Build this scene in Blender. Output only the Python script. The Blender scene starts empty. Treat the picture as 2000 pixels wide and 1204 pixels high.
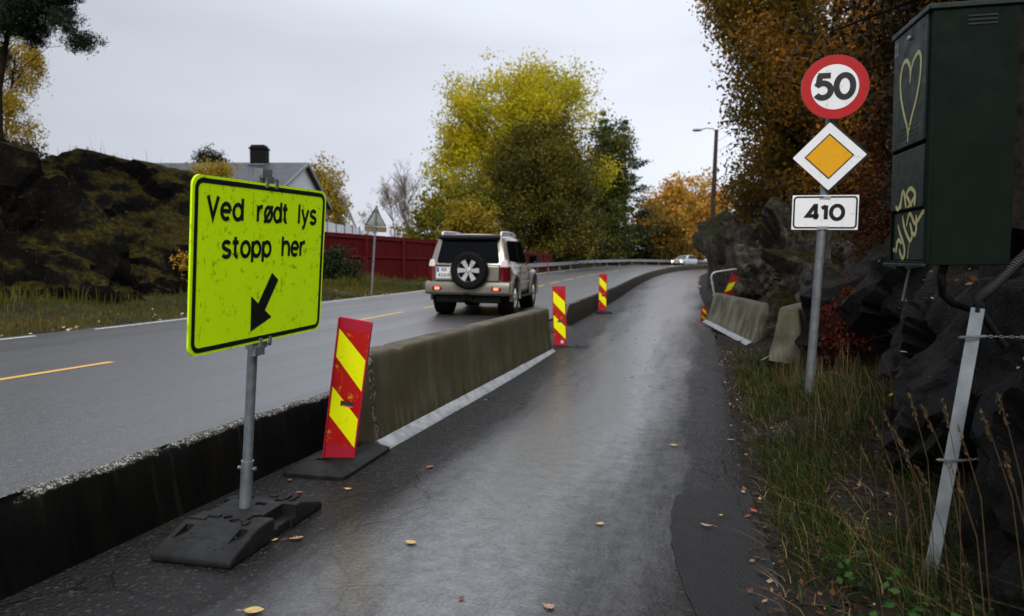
import bpy, bmesh, math, random
import numpy as np
from mathutils import Vector, Matrix, Euler, noise as mn

# ------------------------------------------------------------------ camera, sky, light
SC = bpy.context.scene
COL = SC.collection
R = math.radians
CAM_R = np.array([[0.96184, -0.01679, 0.27310], [0.27289, 0.05537, -0.96045], [0.00100, 0.99832, 0.05784]])
u_, _, v_ = np.linalg.svd(CAM_R); CAM_R = u_ @ v_
EYE = np.array([0.0, 0.0, 1.5])
cam_d = bpy.data.cameras.new('camera'); cam = bpy.data.objects.new('camera', cam_d); COL.objects.link(cam)
m4 = Matrix.Identity(4)
for i in range(3):
    for j in range(3): m4[i][j] = CAM_R[i, j]
m4.translation = EYE
cam.matrix_world = m4
cam_d.sensor_width = 36; cam_d.lens = 24.0; cam_d.clip_start = .05; cam_d.clip_end = 3000
cam_d.dof.use_dof = True; cam_d.dof.focus_distance = 4.6; cam_d.dof.aperture_fstop = 1.9
SC.camera = cam

W = bpy.data.worlds.new('World'); SC.world = W; W.use_nodes = True
nt = W.node_tree; nt.nodes.clear()
def wn(t, **k):
    n = nt.nodes.new(t)
    for a, b in k.items(): setattr(n, a, b)
    return n
SUN_EL, SUN_ROT = R(40), R(160)
sky = wn('ShaderNodeTexSky', sky_type='NISHITA', sun_disc=False, sun_elevation=SUN_EL, sun_rotation=SUN_ROT)
sky.air_density = 1.0; sky.dust_density = 4.0
tc = wn('ShaderNodeTexCoord')
cl = wn('ShaderNodeTexNoise'); cl.inputs['Scale'].default_value = 1.6; cl.inputs['Detail'].default_value = 4; cl.inputs['Roughness'].default_value = .5
mp = wn('ShaderNodeMapping'); mp.inputs['Scale'].default_value = (1, 1, 3.2)
cr = wn('ShaderNodeValToRGB')
cr.color_ramp.elements[0].position = .30; cr.color_ramp.elements[0].color = (.76, .80, .91, 1)
cr.color_ramp.elements[1].position = .70; cr.color_ramp.elements[1].color = (.98, 1.02, 1.13, 1)
# overcast: the cloud deck is brightest overhead and a little brighter towards the open end of the valley
dt = wn('ShaderNodeVectorMath', operation='DOT_PRODUCT'); dt.inputs[1].default_value = (.80, .50, -.33)
mr = wn('ShaderNodeMapRange'); mr.inputs['From Min'].default_value = -.6; mr.inputs['From Max'].default_value = 1.0
mr.inputs['To Min'].default_value = 3.8; mr.inputs['To Max'].default_value = 7.9
vm = wn('ShaderNodeVectorMath', operation='SCALE')
mx = wn('ShaderNodeMix', data_type='RGBA'); mx.inputs[0].default_value = .94
bg = wn('ShaderNodeBackground'); bg.inputs['Strength'].default_value = .1
ow = wn('ShaderNodeOutputWorld')
L = nt.links.new
L(tc.outputs['Generated'], mp.inputs['Vector']); L(mp.outputs['Vector'], cl.inputs['Vector']); L(cl.outputs['Fac'], cr.inputs['Fac'])
L(tc.outputs['Generated'], dt.inputs[0]); L(dt.outputs['Value'], mr.inputs['Value'])
sz = wn('ShaderNodeSeparateXYZ'); zr_ = wn('ShaderNodeMapRange'); zr_.inputs['From Min'].default_value = .30; zr_.inputs['From Max'].default_value = 1.0
zr_.inputs['To Min'].default_value = 1.0; zr_.inputs['To Max'].default_value = 2.9
L(tc.outputs['Generated'], sz.inputs[0]); L(sz.outputs['Z'], zr_.inputs['Value'])
zm = wn('ShaderNodeMath', operation='MULTIPLY'); L(mr.outputs['Result'], zm.inputs[0]); L(zr_.outputs['Result'], zm.inputs[1])
L(cr.outputs['Color'], vm.inputs[0]); L(zm.outputs[0], vm.inputs['Scale'])
L(sky.outputs['Color'], mx.inputs['A']); L(vm.outputs['Vector'], mx.inputs['B'])
L(mx.outputs['Result'], bg.inputs['Color']); L(bg.outputs['Background'], ow.inputs['Surface'])
sl = bpy.data.lights.new('sun', 'SUN'); sl.energy = 1.5; sl.angle = R(24); sl.color = (1, .96, .9)
so = bpy.data.objects.new('sun', sl); COL.objects.link(so)
sd = Vector((math.sin(SUN_ROT) * math.cos(SUN_EL), math.cos(SUN_ROT) * math.cos(SUN_EL), math.sin(SUN_EL)))
so.rotation_euler = sd.to_track_quat('Z', 'Y').to_euler(); so.location = (0, -10, 40)
vs = SC.view_settings; vs.view_transform = 'Standard'; vs.look = 'None'; vs.exposure = 0.58; vs.gamma = 1; vs.use_curve_mapping = False
SC.render.engine = 'CYCLES'; SC.cycles.max_bounces = 6; SC.cycles.transparent_max_bounces = 8

def at(px, py, Y):
    'point of the plane y = Y seen at pixel (px, py) of the 2000 px wide photograph'
    r = CAM_R @ np.array([(px - 1000) / 1333.3, -(py - 602) / 1333.3, -1.0])
    return EYE + r * (Y / r[1])

# ------------------------------------------------------------------ materials
def lin(c):
    return tuple((x / 12.92 if x <= .04045 else ((x + .055) / 1.055) ** 2.4) for x in c)
class NT:
    def __init__(s, name):
        s.m = bpy.data.materials.new(name); s.m.use_nodes = True; s.t = s.m.node_tree; s.t.nodes.clear()
        s.out = s.n('ShaderNodeOutputMaterial'); s.b = s.n('ShaderNodeBsdfPrincipled'); s.l(s.b.outputs[0], s.out.inputs[0])
    def n(s, t, **k):
        x = s.t.nodes.new(t)
        for a, b in k.items(): setattr(x, a, b)
        return x
    def l(s, a, b): s.t.links.new(a, b)
    def coord(s, kind='Object', scale=None):
        c = s.n('ShaderNodeTexCoord') if kind != 'Position' else s.n('ShaderNodeNewGeometry')
        o = c.outputs[kind]
        if scale:
            mp = s.n('ShaderNodeMapping'); mp.inputs['Scale'].default_value = scale; s.l(o, mp.inputs[0]); o = mp.outputs[0]
        return o
    def noise(s, co, scale, detail=4, rough=.55, dist=0):
        x = s.n('ShaderNodeTexNoise'); x.inputs['Scale'].default_value = scale; x.inputs['Detail'].default_value = detail
        x.inputs['Roughness'].default_value = rough; x.inputs['Distortion'].default_value = dist; s.l(co, x.inputs['Vector']); return x.outputs['Fac']
    def vor(s, co, scale, feature='F1', out='Distance'):
        x = s.n('ShaderNodeTexVoronoi', feature=feature); x.inputs['Scale'].default_value = scale; s.l(co, x.inputs['Vector']); return x.outputs[out]
    def ramp(s, f, stops, mode='LINEAR'):
        x = s.n('ShaderNodeValToRGB'); e = x.color_ramp.elements; x.color_ramp.interpolation = mode
        while len(e) < len(stops): e.new(.5)
        for i, (p, c) in enumerate(stops):
            e[i].position = p; c = c if hasattr(c, '__len__') else (c, c, c); e[i].color = (*c, 1)
        s.l(f, x.inputs[0]); return x.outputs[0]
    def mix(s, f, a, b, blend='MIX'):
        x = s.n('ShaderNodeMix', data_type='RGBA', blend_type=blend)
        for v, i in ((f, 0), (a, 6), (b, 7)):
            if hasattr(v, 'links'): s.l(v, x.inputs[i])
            elif i == 0: x.inputs[0].default_value = v
            else: x.inputs[i].default_value = (*v, 1) if hasattr(v, '__len__') else (v, v, v, 1)
        return x.outputs[2]
    def math(s, op, a, b=0.0, clamp=False):
        x = s.n('ShaderNodeMath', operation=op); x.use_clamp = clamp
        for v, i in ((a, 0), (b, 1)):
            if hasattr(v, 'links'): s.l(v, x.inputs[i])
            else: x.inputs[i].default_value = v
        return x.outputs[0]
    def bump(s, h, strength=.5, dist=.01, nrm=None):
        x = s.n('ShaderNodeBump'); s.l(h, x.inputs['Height'])
        if hasattr(strength, 'links'): s.l(strength, x.inputs['Strength'])
        else: x.inputs['Strength'].default_value = strength
        x.inputs['Distance'].default_value = dist
        if nrm: s.l(nrm, x.inputs['Normal'])
        s.l(x.outputs[0], s.b.inputs['Normal']); return x.outputs[0]
    def set(s, **k):
        nm = dict(color='Base Color', rough='Roughness', metal='Metallic', spec='Specular IOR Level', coat='Coat Weight', trans='Transmission Weight')
        for a, v in k.items():
            i = s.b.inputs[nm[a]]
            if hasattr(v, 'links'): s.l(v, i)
            else: i.default_value = (*v, 1) if hasattr(v, '__len__') else v
        return s
def xyz(N, co):
    x = N.n('ShaderNodeSeparateXYZ'); N.l(co, x.inputs[0]); return x.outputs
MATS = {}
def pm(name, c1, c2=None, scale=6, rough=.5, bump=.15, bscale=40, metal=0, spec=.35, coat=0, detail=5, rvar=.1, bdist=.004):
    'plain procedural surface: two-tone noise colour, varying roughness, fine bump'
    if name in MATS: return MATS[name]
    N = NT(name); co = N.coord('Object'); c2 = c2 or tuple(x * .75 for x in c1)
    f = N.noise(co, scale, detail, .6)
    N.set(color=N.ramp(f, [(.32, c2), (.68, c1)]), metal=metal, spec=spec, coat=coat)
    g = N.noise(co, scale * 2.3, 3)
    N.set(rough=N.ramp(g, [(.3, max(rough - rvar, .02)), (.7, min(rough + rvar, 1))]))
    if bump: N.bump(N.noise(co, bscale, 4), bump, bdist)
    MATS[name] = N.m; return N.m

def emit(name, c, e):
    N = NT(name); N.b.inputs['Base Color'].default_value = (*c, 1); N.b.inputs['Emission Color'].default_value = (*c, 1); N.b.inputs['Emission Strength'].default_value = e; return N.m

def leafmat(name, stops, trans=.3, rough=.55, patch=None):
    'leaves: every leaf takes its own tone from the ramp, whole sprays drift between tones'
    N = NT(name); a = N.n('ShaderNodeAttribute', attribute_name='rnd'); f = a.outputs['Fac']
    if patch:
        p = N.noise(N.coord('Object'), patch, 2)
        f = N.math('ADD', N.math('MULTIPLY', f, .45), N.math('MULTIPLY', N.math('SUBTRACT', p, .22), 1.0), True)
    c = N.ramp(f, stops)
    N.set(color=c, rough=rough, spec=.12)
    if trans:
        t = N.n('ShaderNodeBsdfTranslucent'); N.l(c, t.inputs[0]); mx = N.n('ShaderNodeMixShader'); mx.inputs[0].default_value = trans
        N.l(N.b.outputs[0], mx.inputs[1]); N.l(t.outputs[0], mx.inputs[2]); N.l(mx.outputs[0], N.out.inputs[0])
    return N.m

# ------------------------------------------------------------------ mesh helpers
class MB:
    def __init__(s): s.v = []; s.f = []
    def add(s, vs, fs, M=None):
        o = len(s.v)
        s.v += [tuple(M @ Vector(p)) if M is not None else tuple(p) for p in vs]; s.f += [tuple(i + o for i in f) for f in fs]; return s
    def box(s, c, d, M=None):
        x, y, z = (k / 2 for k in d)
        vs = [(c[0] + a * x, c[1] + b * y, c[2] + e * z) for e in (-1, 1) for a, b in ((-1, -1), (1, -1), (1, 1), (-1, 1))]
        return s.add(vs, [(3, 2, 1, 0), (4, 5, 6, 7), (0, 1, 5, 4), (1, 2, 6, 5), (2, 3, 7, 6), (3, 0, 4, 7)], M)
    def prism(s, poly, z0, z1, M=None):
        n = len(poly)
        vs = [(x, y, z0) for x, y in poly] + [(x, y, z1) for x, y in poly]
        return s.add(vs, [tuple(range(n - 1, -1, -1)), tuple(range(n, 2 * n))] + [(i, (i + 1) % n, n + (i + 1) % n, n + i) for i in range(n)], M)
    def rings(s, rs, closed=True, cap=True, M=None):
        n = len(rs[0]); vs = [p for r in rs for p in r]; fs = []
        for k in range(len(rs) - 1):
            for i in range(n if closed else n - 1):
                j = (i + 1) % n; fs.append((k * n + i, k * n + j, (k + 1) * n + j, (k + 1) * n + i))
        if cap: fs += [tuple(range(n - 1, -1, -1)), tuple(range((len(rs) - 1) * n, len(rs) * n))]
        return s.add(vs, fs, M)
    def tube(s, pts, rad, n=8, cap=True, M=None):
        pts = [Vector(p) for p in pts]; rad = rad if hasattr(rad, '__len__') else [rad] * len(pts); rs = []; up = None
        for i, p in enumerate(pts):
            t = (pts[min(i + 1, len(pts) - 1)] - pts[max(i - 1, 0)]).normalized()
            if up is None: up = Vector((0, 0, 1)) if abs(t.z) < .9 else Vector((1, 0, 0))
            a = t.cross(up).normalized(); b = a.cross(t).normalized(); up = b
            rs.append([p + (a * math.cos(q) + b * math.sin(q)) * rad[i] for q in [2 * math.pi * k / n for k in range(n)]])
        return s.rings(rs, True, cap, M)
    def lathe(s, prof, n=32, M=None, cap=True):
        'profile of (r, z) turned about z'
        rs = [[(r * math.cos(2 * math.pi * k / n), r * math.sin(2 * math.pi * k / n), z) for k in range(n)] for r, z in prof]
        return s.rings(rs, True, cap, M)
    def build(s, name, mat, parent=None, smooth=35, bevel=0, seg=2, fix=True):
        me = bpy.data.meshes.new(name); me.from_pydata(s.v, [], s.f)
        if fix:
            bm = bmesh.new(); bm.from_mesh(me); bmesh.ops.recalc_face_normals(bm, faces=bm.faces); bm.to_mesh(me); bm.free()
        o = bpy.data.objects.new(name, me); COL.objects.link(o)
        if mat: me.materials.append(mat)
        if smooth: me.shade_smooth(); me.set_sharp_from_angle(angle=R(smooth))
        if bevel:
            b = o.modifiers.new('bevel', 'BEVEL'); b.width = bevel; b.segments = seg; b.limit_method = 'ANGLE'; b.angle_limit = R(30)
        if parent: o.parent = parent
        return o
def npmesh(name, V, F, mat, parent=None, rnd=None, smooth=False):
    me = bpy.data.meshes.new(name); V = np.asarray(V, np.float32); F = np.asarray(F, np.int32); k = F.shape[1]
    me.vertices.add(len(V)); me.vertices.foreach_set('co', V.ravel()); me.loops.add(F.size); me.loops.foreach_set('vertex_index', F.ravel())
    me.polygons.add(len(F)); me.polygons.foreach_set('loop_start', np.arange(len(F), dtype=np.int32) * k)
    me.update(calc_edges=True)
    if rnd is not None:
        a = me.attributes.new('rnd', 'FLOAT', 'FACE'); a.data.foreach_set('value', np.asarray(rnd, np.float32))
    me.materials.append(mat)
    if smooth: me.shade_smooth()
    o = bpy.data.objects.new(name, me); COL.objects.link(o)
    if parent: o.parent = parent
    return o
def tag(o, label=None, cat=None, group=None, kind=None):
    for k, v in (('label', label), ('category', cat), ('group', group), ('kind', kind)):
        if v: o[k] = v
    return o
def empty(name, loc=(0, 0, 0), rz=0, label=None, cat=None, group=None):
    o = bpy.data.objects.new(name, None); COL.objects.link(o); o.location = loc; o.rotation_euler = (0, 0, rz); o.empty_display_size = .1
    return tag(o, label, cat, group)
def copy_tree(o, parent=None):
    c = o.copy(); COL.objects.link(c)
    if parent: c.parent = parent
    for ch in list(o.children): copy_tree(ch, c)
    return c
def baked(o):
    'turns modifiers into mesh'
    dg = bpy.context.evaluated_depsgraph_get(); me = bpy.data.meshes.new_from_object(o.evaluated_get(dg)); o.modifiers.clear(); o.data = me; return o
def cut(o, cutters):
    for c in cutters:
        m = o.modifiers.new('cut', 'BOOLEAN'); m.object = c; m.operation = 'DIFFERENCE'; m.solver = 'EXACT'
    bpy.context.view_layer.update(); baked(o)
    for c in cutters: bpy.data.objects.remove(c)
    o.data.shade_smooth(); o.data.set_sharp_from_angle(angle=R(35)); return o
def Mt(loc=(0, 0, 0), yaw=0, pitch=0, roll=0):
    'Rz(yaw) Rx(pitch) Ry(roll), degrees'
    return Matrix.Translation(loc) @ Matrix.Rotation(R(yaw), 4, 'Z') @ Matrix.Rotation(R(pitch), 4, 'X') @ Matrix.Rotation(R(roll), 4, 'Y')
# value noise in numpy
def _h(ix, iy, iz, s):
    n = (ix * 374761393 + iy * 668265263 + iz * 2147483647 + s * 974634777).astype(np.int64) & 0xffffffff
    n = ((n ^ (n >> 13)) * 1274126177) & 0xffffffff; n = n ^ (n >> 16)
    return (n & 0xffff) / 65535.0
def vnoise(P, s=0):
    P = np.asarray(P, float); I = np.floor(P).astype(np.int64); f = P - I; f = f * f * (3 - 2 * f); r = 0
    for a in (0, 1):
        for b in (0, 1):
            for c in (0, 1):
                w = (f[..., 0] if a else 1 - f[..., 0]) * (f[..., 1] if b else 1 - f[..., 1]) * (f[..., 2] if c else 1 - f[..., 2])
                r = r + w * _h(I[..., 0] + a, I[..., 1] + b, I[..., 2] + c, s)
    return r * 2 - 1
def fbm(P, s=0, o=4, g=.5):
    P = np.asarray(P, float); r = 0; a = 1
    for k in range(o): r = r + a * vnoise(P * 2 ** k + 17.3 * k, s + k); a *= g
    return r
def sst(x, a, b):
    t = np.clip((x - a) / (b - a), 0, 1); return t * t * (3 - 2 * t)

# ------------------------------------------------------------------ the lie of the land
_y = np.arange(-80, 420, .5)
def _sm(xs, vs_, k=13):
    v = np.interp(_y, xs, vs_); kk = np.hanning(k + 2)[1:-1]; kk /= kk.sum()
    return np.convolve(np.pad(v, k // 2, mode='edge'), kk, 'valid')
_cx = _sm([-80, 0, 12, 20, 40, 58, 66, 74, 82, 90, 100, 115, 140, 200, 420], [-7.1, -7.1, -7.1, -7.3, -7.9, -8.0, -7.6, -6.4, -4.5, -2.0, 2.5, 11, 29, 80, 280], 25)
_zp = _sm([-80, 0, 9, 18, 28, 50, 60, 72, 85, 110, 160, 420], [-.1, 0, 0, .13, .24, .74, .9, 1.25, 1.5, 1.62, 1.7, 2.2], 21)
_ca = 1 / np.sqrt(1 + np.gradient(_cx, .5) ** 2)
def cx(y): return np.interp(y, _y, _cx)
def zp(y): return np.interp(y, _y, _zp)
def zr(y): return zp(y) + .31
def ca(y): return np.interp(y, _y, _ca)
def dist(x, y): return (x - cx(y)) * ca(y)
PATH_R = 7.4
def T(x, y):
    x = np.asarray(x, float); y = np.asarray(y, float); x, y = np.broadcast_arrays(x, y); d = dist(x, y)
    n1 = fbm(np.stack([x * .5, y * .5, x * 0], -1), 3, 3); n2 = fbm(np.stack([x * 2.2, y * 2.2, x * 0], -1), 9, 2)
    e = -4.35 - d
    zl = zr(y) - .02 + .16 * sst(e, 0, 1.2) + .35 * sst(e, 1.2, 5) + .5 * sst(e, 5, 14) + (n1 * .12 + n2 * .04) * sst(e, .2, 1.5)
    b = d - PATH_R
    far = sst(y, 45, 70)
    nr = sst(6.3 - y, 0, 1.6); b1 = b - nr * .55
    zb = zp(y) - .01 + .06 * sst(b, .0, .35) + .34 * sst(b1, .25, 1.2) + (2.9 - 1.6 * far) * sst(b, 1.0, 4.5) + 2.0 * sst(b, 4, 14) + (n1 * .2 + n2 * .05) * sst(b, .1, .9) * (1 - .75 * nr)
    zm = np.where(d < 3.9, zr(y) - .3, zp(y) - .25)
    return np.where(d < -4.35, zl, np.where(d > PATH_R - .05, zb, zm))
def Tz(x, y): return float(T(x, y))

# ------------------------------------------------------------------ setting: ground, road, path
def m_ground():
    N = NT('forest floor'); co = N.coord('Position'); X = xyz(N, co)[0]
    a = N.noise(co, 1.3, 5, .65); b = N.noise(co, 14, 5, .7)
    soil = N.ramp(b, [(.3, (.002, .0015, .001)), (.5, (.006, .0042, .0024)), (.62, (.015, .0085, .004)), (.75, (.036, .019, .008))])
    grass = N.ramp(b, [(.3, (.008, .010, .003)), (.55, (.030, .033, .007)), (.75, (.075, .055, .014))])
    left = N.math('LESS_THAN', X, -8.0)
    f = N.math('MULTIPLY', N.ramp(a, [(.35, 0), (.6, 1)]), N.math('ADD', N.math('MULTIPLY', left, .7), .25))
    N.set(color=N.mix(f, soil, grass), rough=.85, spec=.2)
    N.bump(b, .9, .03); return N.m
xs = np.concatenate([np.arange(-400, -60, 20), np.arange(-60, -22, 3), np.arange(-22, -10, .3), np.arange(-10, 0, 1.0), np.arange(0, 7, .14), np.arange(7, 30, 1), np.arange(30, 80, 5), np.arange(80, 420, 20)])
ys = np.concatenate([np.arange(-60, -6, 4), np.arange(-6, 24, .2), np.arange(24, 60, .8), np.arange(60, 165, 2), np.arange(165, 700, 15)])
gx, gy = np.meshgrid(xs, ys); gz = T(gx, np.minimum(gy, 400))
V = np.stack([gx, gy, gz], -1).reshape(-1, 3); nx, ny = len(xs), len(ys)
ii = (np.arange(ny - 1)[:, None] * nx + np.arange(nx - 1)).ravel()
ground = npmesh('ground', V, np.stack([ii, ii + 1, ii + nx + 1, ii + nx], -1), m_ground(), smooth=True)
tag(ground, 'leaf strewn soil and rough grass along both sides of the road', kind='structure')

def ribbon(name, ys, ds, zf, mat, edge=None):
    ys = np.asarray(ys); D, Y = np.meshgrid(ds, ys)
    if edge is not None: D = edge(D, Y)
    X = cx(Y) + D / ca(Y); Z = zf(D, Y); n = len(ds)
    ii = (np.arange(len(ys) - 1)[:, None] * n + np.arange(n - 1)).ravel()
    return npmesh(name, np.stack([X, Y, Z], -1).reshape(-1, 3), np.stack([ii, ii + 1, ii + n + 1, ii + n], -1), mat, smooth=True)

def m_road():
    N = NT('wet road asphalt'); co = N.coord('Position')
    st = N.coord('Position', (1, .16, 1))
    fine = N.noise(co, 130, 3, .7); ag = N.vor(co, 105); big = N.noise(st, .8, 4)
    sp = N.ramp(N.vor(co, 75, 'F1', 'Color'), [(.3, (.012, .012, .012)), (.6, (.036, .036, .035)), (.85, (.15, .148, .14))])
    base = N.mix(.5, N.ramp(fine, [(.3, (.0125, .0125, .0125)), (.6, (.038, .038, .037)), (.74, (.11, .108, .10))]), sp)
    N.set(color=N.mix(N.ramp(big, [(.35, .0), (.7, .45)]), base, (.027, .027, .0265)))
    trk = N.noise(N.coord('Position', (1, .012, 1)), 1.1, 3, .6)
    N.set(rough=N.ramp(N.math('ADD', N.math('MULTIPLY', big, .4), N.math('MULTIPLY', trk, .6)), [(.35, .30), (.65, .55)]), spec=.9)
    N.b.inputs['Coat Roughness'].default_value = .34; N.b.inputs['Coat IOR'].default_value = 1.6; N.set(coat=N.ramp(trk, [(.35, 1.0), (.65, .55)]))
    N.bump(N.math('ADD', ag, fine), .5, .008); return N.m
RY = np.concatenate([np.arange(-60, -6, 3), np.arange(-6, 60, .5), np.arange(60, 175, 1.)])
def road_z(D, Y): return zr(Y) + .02 * (1 - (np.abs(D) / 4) ** 2) + .012 * D * -1 * sst(Y, 30, 60) * 2
road = ribbon('road', RY, np.linspace(-4.42, 3.90, 14), road_z, m_road(), lambda D, Y: np.where(D < -4.4, D + .05 * fbm(np.stack([Y * 2, Y * 0, Y * 0], -1), 5, 3), D))
tag(road, kind='structure')

def paint(name, c, wear=.5):
    N = NT(name); co = N.coord('Position'); n = N.noise(co, 60, 4, .75); n2 = N.noise(co, 5, 3)
    f = N.ramp(N.math('ADD', N.math('MULTIPLY', n, .7), N.math('MULTIPLY', n2, .3)), [(.36, 0), (.46, 1)])
    N.set(color=N.mix(f, (.05, .05, .05), c), rough=.5); N.bump(n, .3, .003); return N.m
yel_line = paint('worn yellow marking paint', (.62, .36, .07)); wht_line = paint('worn white marking paint', (.62, .62, .62))
k = 0
for s in np.arange(-5.0, 110, 4.36):
    yy = np.linspace(s, s + 3.05, 8)
    o = ribbon('centre_line', yy, [-.06, .06], lambda D, Y: road_z(D, Y) + .004, yel_line); tag(o, kind='structure')
for a, b in [(-20, 1.5), (3.2, 6.2), (7.1, 9.1), (10.3, 13.2)] + [(s, s + 9) for s in np.arange(14, 130, 9.4)]:
    o = ribbon('edge_line', np.linspace(a, b, 14), [-4.15, -4.03], lambda D, Y: road_z(D, Y) + .004, wht_line); tag(o, kind='structure')

def m_path():
    N = NT('wet path asphalt'); co = N.coord('Position'); X, Y, Z = xyz(N, co)
    big = N.noise(N.coord('Position', (1, .13, 1)), 1.6, 6, .62); mid = N.noise(co, 9, 4, .65)
    # worn smooth wheel strip down the middle, open coarse stone towards the edges
    far = N.math('MAXIMUM', N.math('SUBTRACT', Y, 10.0), 0.0)
    off = N.math('DIVIDE', N.math('ABSOLUTE', N.math('ADD', N.math('ADD', X, 1.12), N.math('MULTIPLY', far, .018))), N.math('ADD', 1.0, N.math('MULTIPLY', far, .035)))
    e = N.math('ADD', N.math('MULTIPLY', off, 1.02), N.math('MULTIPLY', N.math('SUBTRACT', big, .5), 1.5))
    edge = N.ramp(e, [(.25, 0), (1.0, 1)])
    v1 = N.vor(co, 46); v2 = N.noise(co, 120, 3, .75); v3 = N.noise(co, 24, 4, .65)
    h = N.math('ADD', N.math('MULTIPLY', v1, 1.0), N.math('ADD', N.math('MULTIPLY', v2, .35), N.math('MULTIPLY', v3, .9)))
    st = xyz(N, N.vor(co, 60, 'F1', 'Color'))[0]
    dark = N.ramp(v2, [(.3, (.003, .0028, .0025)), (.58, (.011, .0104, .0095)), (.75, (.040, .038, .034))])
    dark = N.mix(N.ramp(st, [(.88, 0), (.99, .35)]), dark, (.12, .11, .095))
    smooth = N.ramp(v2, [(.28, (.012, .0118, .0112)), (.5, (.042, .041, .039)), (.72, (.10, .098, .094))])
    gr_ = N.ramp(xyz(N, N.vor(co, 85, 'F1', 'Color'))[1], [(.2, .55), (.6, 1.0), (.95, 1.55)]); smooth = N.mix(1.0, smooth, gr_, 'MULTIPLY')
    pit = N.ramp(N.math('ADD', N.vor(co, 17), N.math('MULTIPLY', N.math('SUBTRACT', v3, .5), .35)), [(.07, 1), (.17, 0)])
    c = N.mix(N.math('MULTIPLY', pit, .9), N.mix(edge, smooth, dark), (.006, .0055, .005))
    dirt = N.ramp(N.noise(co, 2.1, 5, .7), [(.48, 0), (.7, .6)])
    c = N.mix(N.math('MULTIPLY', dirt, edge), c, (.012, .008, .006))
    ce = N.n('ShaderNodeTexVoronoi', feature='DISTANCE_TO_EDGE'); ce.inputs['Scale'].default_value = 1.5; wob = N.n('ShaderNodeMix', data_type='RGBA'); wob.inputs[0].default_value = .14
    nz_ = N.n('ShaderNodeTexNoise'); nz_.inputs['Scale'].default_value = 3.5; nz_.inputs['Detail'].default_value = 5; N.l(co, nz_.inputs['Vector']); N.l(co, wob.inputs[6]); N.l(nz_.outputs['Color'], wob.inputs[7]); N.l(wob.outputs[2], ce.inputs['Vector'])
    crack = N.math('MULTIPLY', N.ramp(ce.outputs['Distance'], [(.004, 1), (.014, 0)]), N.ramp(N.noise(co, .9, 2), [(.50, 0), (.58, .9)]))
    c = N.mix(N.math('MULTIPLY', crack, edge), c, (.003, .003, .003)); h = N.math('SUBTRACT', h, N.math('MULTIPLY', crack, 1.5))
    N.set(color=c, spec=N.math('ADD', .9, N.math('MULTIPLY', edge, -.70)))
    r = N.math('ADD', N.math('MULTIPLY', edge, .12), N.math('ADD', N.math('MULTIPLY', mid, .36), .20), True)
    N.set(rough=r)
    N.b.inputs['Coat Roughness'].default_value = .26; N.b.inputs['Coat IOR'].default_value = 1.7; N.set(coat=N.math('MULTIPLY', N.math('SUBTRACT', 1.0, N.math('MULTIPLY', edge, .9)), N.ramp(mid, [(.35, 1.0), (.65, .45)])))
    N.bump(h, N.math('ADD', N.math('MULTIPLY', edge, 1.0), .13), .011); return N.m
PYs = np.concatenate([np.arange(-60, -6, 3), np.arange(-6, 24, .12), np.arange(24, 130, .6)])
path = ribbon('path', PYs, np.concatenate([np.linspace(3.9, 7.2, 10), [7.3, 7.4, 7.5]]), lambda D, Y: zp(Y) + .003 * fbm(np.stack([D * .8, Y * .5, D * 0], -1), 4, 2) * sst(D, 4, 4.6) - .03 * sst(D, 7.35, 7.5), m_path(),
              lambda D, Y: np.where(D > 7.25, D + (D - 7.2) * .5 * fbm(np.stack([Y * 1.7, D * 0, D * 0], -1), 8, 4), D))
tag(path, kind='structure')
def m_patch():
    N = NT('newer fine asphalt'); co = N.coord('Position'); v = N.noise(co, 170, 3, .7); m_ = N.noise(co, 6, 4)
    N.set(color=N.ramp(v, [(.3, (.008, .008, .0085)), (.65, (.020, .0195, .0195)), (.8, (.07, .07, .065))]), rough=N.ramp(m_, [(.35, .42), (.65, .6)]), spec=.22)
    N.bump(N.math('ADD', v, N.math('MULTIPLY', N.vor(co, 70), 1.2)), .8, .008); return N.m
pts = [(-.17, 4.55), (-.05, 4.68), (.12, 4.76), (.30, 4.84), (.33, 4.2), (.36, 3.4), (.37, 2.6), (.38, 1.6), (.16, 1.5), (.10, 2.1), (.01, 2.9), (-.07, 3.2), (-.12, 3.5), (-.155, 3.75), (-.175, 4.0), (-.185, 4.25)]
mb = MB(); vs_ = []
for i, (x, y) in enumerate(pts):
    x2, y2 = pts[(i + 1) % len(pts)]
    for t in (0, .33, .66):
        px_, py_ = x + (x2 - x) * t, y + (y2 - y) * t
        n = mn.noise((px_ * 14, py_ * 14, 0)) * .010
        vs_.append((px_ + n, py_ + n))
mb.prism(vs_, -.02, .005)
tag(mb.build('asphalt_patch', m_patch(), smooth=0), kind='structure')

# small ramp of asphalt where the kerb is broken open between the two walls
mb = MB(); rr = []
for y in np.arange(12.35, 16.0, .4):
    x0, x1 = cx(y) + 3.8, cx(y) + 4.6
    rr.append([(x0, y, zr(y) - .01), (x0 + .12, y, zr(y) - .06), (x0 + .26, y, zp(y) + .05), (x1 - .3, y, zp(y) - .02)])
mb.rings(rr, False, False)
tag(mb.build('asphalt_ramp', path.data.materials[0]), kind='structure')

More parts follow.
